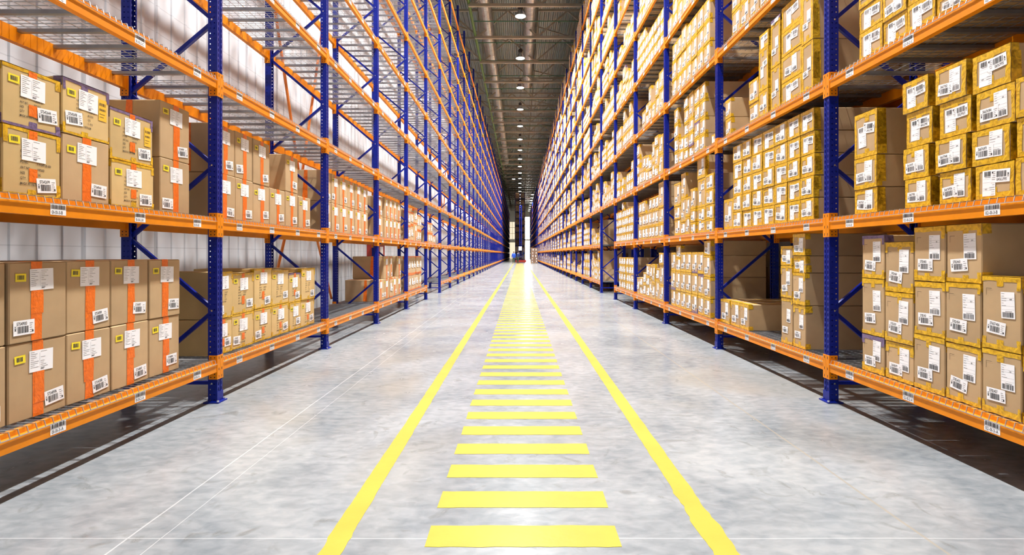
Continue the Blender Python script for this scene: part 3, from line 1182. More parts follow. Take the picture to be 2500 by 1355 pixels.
def tall_label_mesh(seed, num='133', detail=True, wd=0.10, h=0.178):
    r = random.Random(seed)
    b = MB()
    quad(b, -wd / 2, wd / 2, -h / 2, h / 2, 0, 0)
    bars(b, -wd / 2 + 0.008, wd / 2 - 0.01, -h / 2 + 0.008, -h / 2 + 0.042, -0.0005, 1, r, 16 if detail else 9)
    if detail:
        for z in (h / 2 - 0.04, h / 2 - 0.055, h / 2 - 0.095, h / 2 - 0.118):
            quad(b, -wd / 2 + 0.003, wd / 2 - 0.003, z, z + 0.0009, -0.0005, 2)
        for i in range(6):
            z = h / 2 - 0.012 - i * 0.016
            quad(b, -wd / 2 + 0.006, -wd / 2 + r.uniform(0.02, 0.05), z, z + 0.002, -0.0005, 2)
        text(b, num, 0.014, h / 2 - 0.053, 0.013, 1, -0.0005)
        quad(b, -0.02, 0.03, -h / 2 + 0.046, -h / 2 + 0.049, -0.0005, 2)
    return b.mesh('address_label', ['paper', 'ink', 'ink_grey'])


def code_label_mesh(seed, num='57112454', detail=True, wd=0.142, h=0.088, rev=False):
    r = random.Random(seed)
    b = MB()
    quad(b, -wd / 2, wd / 2, -h / 2, h / 2, 0, 0)
    bars(b, -wd / 2 + 0.026, wd / 2 - 0.042, -h / 2 + 0.012, h / 2 - 0.036, -0.0005, 1, r, 18 if detail else 9)
    if detail:
        text(b, num, -wd / 2 + 0.022, h / 2 - 0.030, 0.028, 1, -0.0005, 0.62)
        for i in range(5):
            z = -h / 2 + 0.012 + i * 0.013
            quad(b, wd / 2 - 0.034, wd / 2 - r.uniform(0.008, 0.02), z, z + 0.003, -0.0005, 2)
        quad(b, wd / 2 - 0.018, wd / 2 - 0.008, -h / 2 + 0.012, -h / 2 + 0.024, -0.0005, 1)
        # the word at the left edge, turned a quarter
        t = MB()
        text(t, 'MIX', 0, 0, 0.017, 1, -0.0005)
        n = len(b.v)
        b.v += [(-wd / 2 + 0.019 - z, y, -0.016 + x) for x, y, z in t.v]
        b.f += [tuple(n + i for i in f) for f in t.f]
        b.m += t.m
    return b.mesh('barcode_label', ['paper', 'ink', 'ink_grey'])


def sticker_mesh(seed, matn='sticker_yellow', wd=0.072, h=0.048):
    r = random.Random(seed)
    b = MB()
    quad(b, -wd / 2, wd / 2, -h / 2, h / 2, 0, 0)
    bars(b, -wd / 2 + 0.014, wd / 2 - 0.014, -h / 2 + 0.012, h / 2 - 0.010, -0.0005, 1, r, 8)
    return b.mesh('sticker', [matn, 'ink'])


def amber_mesh(seed):
    r = random.Random(seed)
    b = MB()
    quad(b, -0.036, 0.036, -0.075, 0.075, 0, 0)
    bars(b, -0.028, 0.028, 0.03, 0.05, -0.0005, 1, r, 10)
    bars(b, -0.028, 0.028, -0.005, 0.01, -0.0005, 1, r, 10)
    quad(b, -0.028, 0.02, -0.03, -0.027, -0.0005, 1)
    quad(b, -0.028, 0.01, -0.05, -0.047, -0.0005, 1)
    return b.mesh('sticker', ['sticker_amber', 'ink_brown'])


def print_mesh(lines, size):
    b = MB()
    for i, (a, c) in enumerate(lines):
        z = -i * size * 1.45
        text(b, a, 0, z, size, 0, 0, 0.72)
        if c:
            text(b, c, size * 4.6, z, size, 0, 0, 0.72)
    return b.mesh('printed_text', ['ink_brown'])


def mark_mesh():
    b = MB()
    quad(b, 0, 0.05, -0.0025, 0, 0, 0)
    quad(b, 0, 0.0025, -0.055, -0.0025, 0, 0)
    return b.mesh('corner_mark', ['ink_brown'])


ME_MARK = mark_mesh()
FARSHEET = [sheet_mesh(100 + i) for i in range(4)]
FARTALL = [tall_label_mesh(200 + i, '%d' % (101 + 7 * i)) for i in range(6)]
FARCODE = [code_label_mesh(300 + i, '%d' % (57541900 + 13 * i)) for i in range(6)]
FARSTK = [sticker_mesh(400 + i) for i in range(3)]
PRN_A = print_mesh([('CARTON NO.', ''), ('CUST.', ''), ('PO.NO.', ': FW64728-100'), ('ART.NO.', ': A95601'), ('SIZE', ': OG'), ('QTY.', ': 4  PCS'), ('MADE IN VIETNAM', '')], 0.022)
PRN_B = print_mesh([('CARTON NO.', ''), ('CUST.', ''), ('PO.NO.', ': FW64727'), ('ART.NO.', ': B92023'), ('SIZE', ': OG'), ('QTY', ': 2  PCS'), ('MADE IN VIETNAM', '')], 0.020)
NUM = {}
for k_, v_ in {
    (1, 0, 0, 1, 0): '57541906', (1, 0, 0, 1, 1): '57541900', (1, 0, 0, 2, 0): '57542081', (1, 0, 0, 2, 1): '57541919', (1, 0, 0, 3, 0): '57541869',
    (1, 0, 0, 3, 1): '57541917', (1, 0, 0, 4, 0): '57541894', (1, 0, 0, 4, 1): '57541918', (1, 0, 1, 1, 0): '57542699', (1, 0, 1, 1, 1): '57542644',
    (1, 0, 1, 2, 0): '57541944', (1, 0, 1, 2, 1): '57542698', (1, 0, 1, 3, 0): '57542695', (1, 0, 1, 3, 1): '57542693', (1, 0, 1, 4, 0): '57541997', (1, 0, 1, 4, 1): '57541909',
}.items():
    NUM[k_] = v_
RNUM = {0: {0: ['57112470'] * 3, 1: ['57112457', '57657486'], 2: ['57112455', '57112454', '57112460'], 3: ['57112458', '57112451', '57112483'], 4: ['56601699', '57112459', '57112468'], 5: ['56605666', '57657079', '56605297']},
        1: {0: ['56677040', '56677090', '56677099'], 1: ['56677049', '56676971', '56676914', '56676915'], 2: ['56676906', '56677148', '57667051', '56677152'], 3: ['56677051', '56676971', '56677099', '56676057'], 4: ['56677057', '56670937', '56677047']}}


# ---------------------------------------------------------------- place the cartons
def size_key(r_):
    return r_['y0']


REC.sort(key=lambda r_: (r_['side'], r_['bay'], r_['lev'], r_['y0']))
idx = {}
for r_ in REC:
    k_ = (r_['side'], r_['bay'], r_['lev'])
    r_['si'] = idx.get(k_, 0)
    idx[k_] = r_['si'] + 1
BAYN = ['nearest', 'second', 'third', 'fourth', 'fifth', 'sixth', 'seventh']
SHN = ['lowest', 'second', 'third', 'fourth', 'fifth', 'sixth', 'seventh']
ROWN = ['bottom box', 'second box up', 'third box up', 'fourth box up', 'fifth box up', 'sixth box up']
GRP = {1: 'orange-taped and printed cartons on the left rack', -1: 'yellow-taped cartons on the right rack'}


def make_carton(r_, row, z0, z1):
    side, bay, lev, si = r_['side'], r_['bay'], r_['lev'], r_['si']
    seed = (side + 2) * 100000 + bay * 10000 + lev * 1000 + si * 20 + row
    r = random.Random(seed)
    style = r_['style']
    if r_.get('first') and row == 0:
        style = r_['first']
    purple = row in r_.get('purple', ())
    wd = r_['y1'] - r_['y0'] - 0.006
    h = z1 - z0 - 0.004
    dp = (0.68 if side > 0 else 0.86)
    fx = FXL if side > 0 else FXR
    jx = r.uniform(0, 0.012)
    yc = (r_['y0'] + r_['y1']) / 2
    if r_.get('jit'):
        yc += (-0.012, 0.014, -0.016, 0.012)[row % 4]
        wd -= 0.012
    near = r_['y0'] < 7.8
    matn = 'kraft_yellow' if style == 'vietnam' else 'kraft'
    ang = r.uniform(-0.006, 0.006)
    o = link('cardboard_box', carton_mesh(wd, dp, h, matn, seed), None, (-side * (fx + jx), yc, z0), side * PI / 2 + ang)
    tone = {'orange': 'orange-taped brown carton', 'vietnam': 'printed tan carton', 'tab': 'yellow-taped carton', 'full': 'yellow-wrapped carton'}[style]
    if purple:
        tone = 'purple-taped ' + tone.split('-taped ')[-1] if '-taped ' in tone else tone.replace('yellow-wrapped', 'purple-and-yellow wrapped').replace('printed tan', 'purple-taped printed tan')
    lab = '%s, %s rack, %s bay, %s shelf, %s stack, %s' % (tone, 'left' if side > 0 else 'right', BAYN[bay], SHN[lev], ORD[si], ROWN[row])
    tag(o, lab, 'cardboard box', GRP[side])
    for me in tape_mesh(style, wd, dp, h, seed, purple):
        link('packing_tape', me, o)
    if style == 'orange' and r.random() < 0.8:
        b = MB()                                           # loose band down the side that faces the camera
        wrap(b, -side * wd / 2, dp * 0.33, dp * 0.45, 0.003, h - 0.003, -side)
        b.build('packing_tape', 'tape_orange', o)
    if style == 'vietnam' and r.random() < 0.6:
        for za, zb in ((h - 0.07, h - 0.004), (h * 0.22, h * 0.42)):
            b = MB()
            strip(b, -0.028, 0.028, za, zb, r, 0, y=YT - 0.0006, n=2, rag=0.002)
            tag(b.build('packing_tape', 'tape_orange', o), 'short strip of orange tape')
    pick = lambda lst: lst[seed % len(lst)]
    if style in ('orange', 'vietnam'):
        sw = min(1.0, wd / 0.36)
        sh = link('address_label', pick(FARSHEET), o, (r.uniform(0.0, 0.02), YLB, h - 0.105 - r.uniform(0, 0.02)))
        sh.rotation_euler.y = r.uniform(-0.03, 0.03)
        sh.scale = (sw, 1, 1)
        st = link('sticker', pick(FARSTK), o, (-wd / 2 + 0.06 * sw + 0.01, YLB, h - 0.075 - r.uniform(0, 0.02)))
        st.rotation_euler.y = r.uniform(-0.05, 0.05)
        st.scale = (0.95 * sw, 1, 1)
        num = NUM.get((side, bay, lev, si, row))
        me = code_label_mesh(seed, num) if num else pick(FARCODE)
        side_x = wd / 2 - 0.075 * sw - r.uniform(0.01, 0.03)
        if r.random() < 0.12:
            side_x = -wd / 2 + 0.09
        bl = link('barcode_label', me, o, (side_x, YB2, 0.075 + r.uniform(0, 0.035)))
        bl.rotation_euler.y = r.uniform(-0.12, 0.06)
        bl.scale = (0.95 * sw, 1, 1)
        if style == 'vietnam':
            s_ = min(1, wd / 0.38, h / 0.38)
            pt = link('printed_text', PRN_A if row == 0 else PRN_B, o, (-wd * 0.20, YT - 0.0006, h * 0.5))
            pt.location.x = -wd * 0.22
            pt.location.z = h * 0.64
            pt.scale = (s_, 1, s_)
            if row in r_.get('amber', ()):
                link('sticker', amber_mesh(seed), o, (wd / 2 - 0.06, YLB + 0.0003, h * 0.62))
    else:
        k = min(1.0, wd / 0.29, h / 0.225)
        flip = (style == 'full' and r.random() < 0.45)
        nums = RNUM.get(lev, {}).get(si) if bay == 0 and side < 0 else None
        num = nums[row] if nums and row < len(nums) else None
        me_c = code_label_mesh(seed, num) if num else pick(FARCODE)
        me_t = pick(FARTALL)
        if style == 'full' and near:
            tx, tz = wd * 0.14, h * 0.54
            bx, bz = -wd * 0.16, h * 0.37
        else:
            tx, tz = wd * 0.18, min(h - 0.12, h * 0.62)
            bx, bz = -wd * 0.12, max(0.075, h * 0.30)
        if flip:
            tx, bx, tz, bz = -tx, -bx, h - tz, h - bz
        rot = PI if flip else 0
        t_ = link('address_label', me_t, o, (tx, YLB, tz))
        t_.rotation_euler.y = rot + r.uniform(-0.04, 0.04)
        t_.scale = (k, 1, k)
        c_ = link('barcode_label', me_c, o, (bx, YB2, bz))
        c_.rotation_euler.y = rot + r.uniform(-0.12, 0.12)
        c_.scale = (k, 1, k)
        if style == 'tab' and near:
            mk = link('corner_mark', ME_MARK, o, (-wd / 2 + 0.03, YT - 0.001, h - 0.075))
            mk.scale = (0.8, 1, 0.8)
    return o


def stuff_carton(b, r_, row, z0, z1, side=None, front=None):
    seed = r_['bay'] * 10000 + r_['lev'] * 1000 + r_['si'] * 20 + row
    r = random.Random(seed)
    side = side or r_['side']
    fx = front or ((FXR if side < 0 else FXL) + r.uniform(0, 0.015))
    X = -side * fx
    X2 = -side * (fx + (0.86 if side < 0 else 0.68))
    y0, y1 = r_['y0'] + 0.003, r_['y1'] - 0.003
    z1 -= 0.004
    xa, xb = sorted((X, X2))
    b.box(xa, xb, y0, y1, z0, z1, 0)
    s = side                        # outward is +x for the left side
    f = X + s * 0.003
    g = X + s * 0.006

    def q(ya, yb, za, zb, xx, mi):
        b.poly([(xx, ya, za), (xx, yb, za), (xx, yb, zb), (xx, ya, zb)], mi)
    hh, ww = z1 - z0, y1 - y0
    tm = 2 if (row in r_.get('purple', ())) else 1
    t = r.uniform(0.022, 0.04)
    q(y0, y1, z1 - t, z1, f, tm)
    q(y0, y1, z0, z0 + t * 0.9, f, 1)
    # wrap on the side that faces the camera
    b.poly([(X, y0 - 0.003, z1 - 0.07), (X - s * 0.05, y0 - 0.003, z1 - 0.07), (X - s * 0.05, y0 - 0.003, z1), (X, y0 - 0.003, z1)], tm)
    b.poly([(X, y0 - 0.003, z0), (X - s * 0.05, y0 - 0.003, z0), (X - s * 0.05, y0 - 0.003, z0 + 0.06), (X, y0 - 0.003, z0 + 0.06)], 1)
    if r_['style'] == 'full' and r.random() < 0.35:
        q(y0, y0 + 0.025, z0, z1, f, 1)
        q(y1 - 0.025, y1, z0, z1, f, 1)
    yc = (y0 + y1) / 2
    a = min(0.06, ww * 0.22)
    o_ = r.choice((-1, 1)) * ww * 0.14
    zc = z0 + hh * 0.55
    q(yc - o_ - a, yc - o_ + a, zc - min(0.09, hh * 0.36), zc + min(0.08, hh * 0.3), g, 3)
    q(yc + o_ - a * 1.2, yc + o_ + a * 1.2, zc - min(0.10, hh * 0.38), zc - 0.01, g + s * 0.002, 3)
    if r_['y0'] < 30:
        q(yc + o_ - a * 0.7, yc + o_ + a * 0.4, zc - min(0.085, hh * 0.3), zc - 0.04, g + s * 0.004, 4)


allc = []
for r_ in REC:
    z0 = r_['z0']
    for row, z1 in enumerate(r_['zs']):
        z1 = max(z1, z0 + 0.07)
        if (z0 - CAMH) / r_['y1'] < 0.50:
            allc.append((-(r_['y1'] - r_['y0']) * (z1 - z0) / max(r_['y0'], 2.6) ** 3, len(allc), r_, row, z0, z1))
        z0 = z1
allc.sort(key=lambda t: t[:2])
far, farl = MB(), MB()
for i, (_, _, r_, row, z0, z1) in enumerate(allc):
    if i < 288:
        make_carton(r_, row, z0, z1)
    else:
        stuff_carton(far if r_['side'] < 0 else farl, r_, row, z0, z1)
tag(far.build('stacked_cartons', ['kraft_far_lit', 'tape_yellow', 'tape_purple', 'paper', 'ink_grey']),
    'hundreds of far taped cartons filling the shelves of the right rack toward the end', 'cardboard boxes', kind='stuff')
if farl.v:
    tag(farl.build('stacked_cartons', ['kraft_far_lit', 'tape_orange', 'tape_purple', 'paper', 'ink_grey']),
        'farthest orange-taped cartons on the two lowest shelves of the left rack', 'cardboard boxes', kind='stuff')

# ---------------------------------------------------------------- the rack standing back to back with the right one
XB = XR + DEP + 0.22
back = rack('pallet_rack', 'blue rack back to back behind the carton-filled right rack, seen through its gaps', XB + DEP, 1, Y1 - BAY, 16, -1, near=True)
b = MB()
rb = random.Random(77)
for bay in range(0, 14):
    for lev in range(0, 10):
        lo, hi = bay_lim(bay - 1)
        y = lo
        if rb.random() < 0.25:
            continue
        while y < hi - 0.4:
            wd = rb.uniform(0.35, 0.6)
            h = rb.uniform(0.5, 1.1)
            if rb.random() < 0.85:
                z0 = LEV[lev] + DECK + 0.002
                nrow = rb.choice((2, 3))
                for q_ in range(nrow):
                    b.box(XB + 0.06, XB + 0.86, y, y + wd - 0.01, z0 + h * q_ / nrow, z0 + h * (q_ + 1) / nrow - 0.004)
            y += wd
tag(b.build('stacked_cartons', 'kraft'), 'plain brown cartons in the dark rack behind the right rack', 'cardboard boxes', kind='stuff')

# ---------------------------------------------------------------- roof trusses
def truss_mesh(parent):
    zb, zt = 14.06, 15.66
    nodes_b = [-2.43, 1.07, 4.57, 8.07]
    nodes_t = [-4.2, -0.68, 2.82, 6.32, 9.5]
    b = MB()
    b.box(-2.62, 9.55, -0.07, 0.07, zb, zb + 0.14)
    b.build('bottom_chord', 'truss_paint', parent)
    b = MB()
    b.box(-4.95, 9.55, -0.06, 0.06, zt, zt + 0.12)
    b.build('top_chord', 'truss_paint', parent)
    for nb_ in nodes_b:
        b = MB()
        b.box(nb_ - 0.035, nb_ + 0.035, -0.035, 0.035, zb + 0.14, zt)
        b.build('web_post', 'truss_paint', parent)
    for i, nb_ in enumerate(nodes_b):
        for nt in (nodes_t[i], nodes_t[i + 1]):
            b = MB()
            b.bar((nb_, 0, zb + 0.12), (nt, 0, zt + 0.03), 0.09, 0.09)
            b.build('diagonal', 'truss_paint', parent)


proto = empty('roof_truss', (0, 26.95, 0))
truss_mesh(proto)
parts = list(proto.children)
tag(proto, 'first grey steel roof truss seen above the aisle, nearest the camera', 'roof truss', 'roof trusses')
for n in range(1, 33):
    t = proto.copy()
    COL.objects.link(t)
    t.location = (0, 26.95 + 4.0 * n, 0)
    t['label'] = '%s grey steel roof truss counted from the camera above the aisle' % ORD[n]
    for c in parts:
        d = c.copy()
        COL.objects.link(d)
        d.parent = t
# purlins that carry the deck and cross braces under it
for n, y in enumerate([24.95 + 8 * i for i in range(9)]):
    b = MB()
    b.bar((-3.9, y + 0.2, 15.75), (0.6, y + 3.7, 15.75), 0.06)
    b.bar((1.0, y + 0.2, 15.75), (6.0, y + 3.7, 15.75), 0.06)
    tag(b.build('roof_brace', 'truss_paint'), '%s pair of slanting steel roof braces from the camera, under the roof sheets' % ORD[n], 'roof brace', 'roof braces')
# sprinkler pipe
sp_ = empty('sprinkler_pipe', (-2.6, 20, 14.25))
tag(sp_, 'green sprinkler main running along the roof beside the left rack with cross pipes', 'pipe')
b = MB(); b.bar((0, 0, 0), (0, 90, 0), 0.16, seg=12)
b.build('main_pipe', 'green_pipe', sp_)
mbb = MB(); mbb.bar((0, 0, 0.15), (9.5, 0, 0.15), 0.055, seg=8)
for i in range(5):
    mbb.lathe([(0.02, 0.05), (0.03, 0.10), (0.02, 0.15)], 6, 0, 1.2 + i * 1.8, 0)
me = mbb.mesh('branch_pipe', ['dark_green'])
for i in range(28):
    link('branch_pipe', me, sp_, (0, 6.4 + i * 3.0, 0))
# spiral ducts
def duct(x, z, y0, y1, r_, label):
    b = MB()
    seg = 20
    y = y0
    rings = []
    while y <= y1 + 0.01:
        for dy, rr in ((0, r_), (0.09, r_), (0.10, r_ + 0.008), (0.115, r_ + 0.008), (0.12, r_)):
            rings.append((y + dy, rr))
        if abs((y - y0) % 4.0) < 0.121:
            rings.append((y + 0.121, r_ + 0.03)); rings.append((y + 0.15, r_ + 0.03)); rings.append((y + 0.151, r_))
        y += 0.24
    n0 = len(b.v)
    for (yy, rr) in rings:
        for i in range(seg):
            t = 2 * PI * i / seg
            b.v.append((x + rr * math.cos(t), yy, z + rr * math.sin(t)))
    for k in range(len(rings) - 1):
        for i in range(seg):
            j = (i + 1) % seg
            b.f.append((n0 + k * seg + i, n0 + (k + 1) * seg + i, n0 + (k + 1) * seg + j, n0 + k * seg + j))
            b.m.append(0)
    for k in (0, len(rings) - 1):
        b.f.append(tuple(n0 + k * seg + i for i in range(seg)))
        b.m.append(0)
    tag(b.build('air_duct', 'duct_metal', smooth=False), label, 'air duct')


duct(-1.92, 14.95, 16, 77, 0.39, 'long round galvanised air duct under the roof, the left one of two')
duct(0.62, 14.95, 16, 42, 0.38, 'shorter round galvanised air duct under the roof, right of the longer duct')

# ---------------------------------------------------------------- high-bay lamps
def lamp_meshes():
    out = []
    b = MB()
    b.lathe([(0.0, 0.62), (0.07, 0.62), (0.10, 0.58), (0.10, 0.40), (0.07, 0.36), (0.05, 0.34)], 14)
    for i in range(12):
        t = 2 * PI * i / 12
        b.bar((0.12 * math.cos(t), 0.12 * math.sin(t), 0.40), (0.12 * math.cos(t), 0.12 * math.sin(t), 0.56), 0.02)
    out.append(('housing', b.mesh('housing', ['lamp_dark'])))
    b = MB()
    b.lathe([(0.06, 0.36), (0.10, 0.33), (0.19, 0.20), (0.27, 0.03), (0.285, 0.0), (0.275, 0.0), (0.26, 0.03), (0.18, 0.20), (0.09, 0.32)], 24)
    out.append(('reflector', b.mesh('reflector', ['lamp_chrome'])))
    b = MB()
    b.lathe([(0.0, -0.012), (0.15, -0.010), (0.24, -0.004), (0.268, 0.008), (0.262, 0.012), (0.0, 0.012)], 24)
    out.append(('lens', b.mesh('lens', ['lamp_glow'])))
    b = MB()
    b.bar((0, 0, 0.62), (0, 0, 1.75), 0.016, seg=6)
    out.append(('cable', b.mesh('cable', ['lamp_dark'])))
    return out


LM = lamp_meshes()
ld = bpy.data.lights.new('lamp_light', 'SPOT')
ld.energy = LAMP_W
ld.color = LAMP_COL
ld.spot_size = math.radians(126)
ld.spot_blend = 0.55
ld.shadow_soft_size = 0.22


def lamp(x, y, z, label, group, light=True):
    o = empty('ceiling_lamp', (x, y, z))
    tag(o, label, 'lamp', group)
    for nm, me in LM:
        link(nm, me, o)
    if light:
        l = bpy.data.objects.new('lamp_light', ld)
        COL.objects.link(l)
        l.parent = o
        l.location = (0, 0, -0.03)
    return o


k = 0
for n in range(-4, 23):
    y = 27.9 + 6 * n
    lamp(0.05, y, 13.99, '%s hanging bell lamp from the camera in the middle aisle row' % ORD[k], 'bell lamps over the aisle', light=(y < 86))
    k += 1
for n in range(8):
    lamp(1.84 + 0.9, 112 + 6 * n, 13.99, '%s bell lamp from the camera in the far right row past the aisle' % ORD[n], 'bell lamps beyond the aisle', light=n == 1)
lamp(-1.0, 88.5, 13.99, 'lone bell lamp hanging left of the middle row at the aisle end', 'bell lamps over the aisle', light=False)

# ---------------------------------------------------------------- beyond the aisle
rack('pallet_rack', 'dark far rack past the left rack, beyond the cross aisle', -2.9, 1, 88, 24, -1, near=False)
rack('pallet_rack', 'far blue rack past the right rack, beyond the cross aisle', 2.9, -1, 88, 22, -1, near=False)


def far_cartons(side, fx, y0, y1, levs, seed, label, p=0.7):
    rb = random.Random(seed)
    b = MB()
    for lev in levs:
        y = y0
        while y < y1:
            wd = rb.uniform(0.5, 0.9)
            if rb.random() < p:
                h = rb.uniform(0.6, 1.1)
                xa, xb = sorted((-side * fx, -side * (fx + 0.85)))
                z0 = LEV[lev] + DECK + 0.002
                b.box(xa, xb, y, y + wd - 0.03, z0, z0 + h)
            y += wd
    tag(b.build('stacked_cartons', 'kraft_far_lit'), label, 'cardboard boxes', kind='stuff')


far_cartons(1, 2.98, 88.2, 154, range(0, 10), 5, 'brown cartons crowding the dark far rack on the left', 0.8)
far_cartons(-1, 2.98, 88.2, 148, range(0, 3), 6, 'brown cartons on the low shelves of the far blue rack', 0.8)
# double rack seen end-on in the middle
mid = rack('pallet_rack', 'tall double rack seen end-on in the middle at the aisle end', 0.05, 1, 99.5, 18, -1, near=False)
mid2 = rack('pallet_rack', 'right half of the double rack seen end-on at the aisle end', 0.15, -1, 99.5, 18, -1, near=False)
far_cartons(1, -0.02, 99.7, 149, range(0, 10), 8, 'brown cartons in the left half of the end-on double rack', 0.85)
far_cartons(-1, 0.22, 99.7, 149, range(0, 10), 9, 'brown cartons in the right half of the end-on double rack', 0.85)

# ---------------------------------------------------------------- people at the aisle end
def person(name, loc, rz, label, top_mat, lean=0.0, arms='down'):
    root = empty(name, loc, rz)
    tag(root, label, 'person')
    c, s = math.cos(lean), math.sin(lean)

    def P(x, y, z):
        if z > 0.9:
            dz = z - 0.92
            dy = y
            return (x, dy * c - dz * s, 0.92 + dz * c + dy * s)
        return (x, y, z)

    def skin(nm, pts, edges, radii, matn, sub=1, rootv=0):
        me = bpy.data.meshes.new(nm)
        me.from_pydata([P(*p) for p in pts], edges, [])
        me.materials.append(MATS[matn])
        o = link(nm, me, root)
        me.skin_vertices or None
        md = o.modifiers.new('skin', 'SKIN')
        md.use_smooth_shade = True
        for i, r_ in enumerate(radii):
            rv = r_ if isinstance(r_, tuple) else (r_, r_)
            me.skin_vertices[0].data[i].radius = rv
            me.skin_vertices[0].data[i].use_root = (i == rootv)
        sd = o.modifiers.new('sub', 'SUBSURF')
        sd.levels = sd.render_levels = sub
        return o
    # front of the figure is -y
    if arms == 'down':
        el, wr = (0.27, 0.02, 1.10), (0.27, -0.05, 0.87)
    else:
        el, wr = (0.25, -0.10, 1.14), (0.17, -0.36, 1.10)
    pts = [(0, 0, 0.95), (0, 0, 1.15), (0, 0.01, 1.35), (0, 0.01, 1.47), (0, 0, 1.53), (0, -0.01, 1.60), (0, -0.01, 1.72)]
    edges = [(i, i + 1) for i in range(6)]
    rad = [(0.11, 0.08), (0.11, 0.08), (0.12, 0.085), (0.06, 0.06), (0.055, 0.058), (0.092, 0.11), (0.08, 0.10)]
    for sx in (-1, 1):
        n = len(pts)
        hx, hy, hz = wr[0] * sx, wr[1], wr[2]
        pts += [(0.18 * sx, 0.01, 1.42), (el[0] * sx, el[1], el[2]), (hx, hy, hz)]
        dv = Vector(wr) - Vector(el)
        dv.normalize()
        hd = Vector((hx, hy, hz)) + Vector((0, dv.y, dv.z)) * 0.07
        pts.append(tuple(hd))
        edges += [(2, n), (n, n + 1), (n + 1, n + 2), (n + 2, n + 3)]
        rad += [0.055, 0.042, 0.030, (0.022, 0.036)]
        for q, (off, ln) in enumerate(((-0.028, 0.07), (-0.010, 0.082), (0.009, 0.077), (0.027, 0.06))):
            m = len(pts)
            base = hd + Vector((0, off if arms == 'down' else 0, 0 if arms == 'down' else off)) + Vector((0, dv.y, dv.z)) * 0.03
            tip = base + Vector((0, dv.y, dv.z)) * ln * 0.5
            tip2 = tip + Vector((-sx * 0.018, dv.y * ln * 0.4, dv.z * ln * 0.4))
            pts += [tuple(base), tuple(tip), tuple(tip2)]
            edges += [(n + 3, m), (m, m + 1), (m + 1, m + 2)]
            rad += [0.010, 0.009, 0.008]
        m = len(pts)
        th = Vector((hx, hy, hz)) + Vector((-sx * 0.02, -0.03, -0.02))
        pts += [tuple(th), tuple(th + Vector((-sx * 0.02, -0.03, -0.03)))]
        edges += [(n + 2, m), (m, m + 1)]
        rad += [0.012, 0.010]
    for sx in (-1, 1):
        n = len(pts)
        pts += [(0.09 * sx, 0, 0.88), (0.11 * sx, -0.01, 0.50), (0.12 * sx, 0.02, 0.10), (0.13 * sx, 0.02, 0.05), (0.14 * sx, -0.14, 0.035)]
        edges += [(0, n), (n, n + 1), (n + 1, n + 2), (n + 2, n + 3), (n + 3, n + 4)]
        rad += [0.085, 0.058, 0.042, 0.045, (0.045, 0.03)]
    skin('body', pts, edges, rad, 'skin')
    # jacket, trousers, boots, hair over it
    cp = [(0, 0, 0.74), (0, 0, 1.10), (0, 0.01, 1.34), (0, 0.01, 1.53)]
    ce = [(0, 1), (1, 2), (2, 3)]
    cr = [(0.21, 0.16), (0.20, 0.15), (0.21, 0.155), (0.10, 0.10)]
    for sx in (-1, 1):
        n = len(cp)
        cp += [(0.185 * sx, 0.01, 1.42), (el[0] * sx, el[1], el[2]), (wr[0] * sx, wr[1], wr[2])]
        ce += [(2, n), (n, n + 1), (n + 1, n + 2)]
        cr += [0.085, 0.066, 0.052]
    skin('jacket', cp, ce, cr, top_mat)
    tp = [(0, 0, 0.97), (0, 0, 0.90)]
    te = [(0, 1)]
    tr_ = [(0.18, 0.14), (0.18, 0.14)]
    for sx in (-1, 1):
        n = len(tp)
        tp += [(0.095 * sx, 0, 0.82), (0.11 * sx, -0.01, 0.50), (0.12 * sx, 0.02, 0.09)]
        te += [(1, n), (n, n + 1), (n + 1, n + 2)]
        tr_ += [0.115, 0.085, 0.07]
    skin('trousers', tp, te, tr_, 'trousers')
    for sx in (-1, 1):
        skin('boot', [(0.13 * sx, 0.04, 0.06), (0.135 * sx, -0.07, 0.05), (0.14 * sx, -0.16, 0.04)], [(0, 1), (1, 2)], [(0.055, 0.055), (0.052, 0.045), (0.045, 0.035)], 'boot_black')
    skin('hair', [(0, 0.035, 1.60), (0, 0.03, 1.68), (0, 0.015, 1.76)], [(0, 1), (1, 2)], [(0.094, 0.085), (0.100, 0.095), (0.088, 0.09)], 'hair_dark', 2)
    b = MB()                       # face: eyes, nose, mouth, ears
    for sx in (-1, 1):
        b.lathe([(0.0, -0.008), (0.008, 0), (0, 0.008)], 6, 0, sx * 0.028, -0.098)
    b.v = [P(x, y, z + 1.655) for x, y, z in b.v]
    n = len(b.v)
    b.poly([P(-0.014, -0.098, 1.61), P(0.014, -0.098, 1.61), P(0, -0.122, 1.613)], 1)
    b.poly([P(-0.014, -0.098, 1.61), P(0, -0.122, 1.613), P(0, -0.10, 1.655)], 1)
    b.poly([P(0, -0.122, 1.613), P(0.014, -0.098, 1.61), P(0, -0.10, 1.655)], 1)
    b.poly([P(-0.022, -0.100, 1.583), P(0.022, -0.100, 1.583), P(0.02, -0.101, 1.590), P(-0.02, -0.101, 1.590)], 2)
    for sx in (-1, 1):
        b.poly([P(sx * 0.076, -0.005, 1.61), P(sx * 0.094, 0.005, 1.62), P(sx * 0.094, 0.01, 1.66), P(sx * 0.078, -0.005, 1.67)], 1)
    b.build('face', ['ink', 'skin', 'red_paint'], root)
    return root


person('person', (-0.85, 77.5, 0), PI, 'person in a bright blue vest and dark trousers seen from behind at the aisle end', 'vest_blue')
person('person', (-0.28, 78.3, 0), PI * 0.75, 'person in navy jacket leaning over beside the lift truck at the aisle end', 'navy_cloth', 0.35, 'fwd')

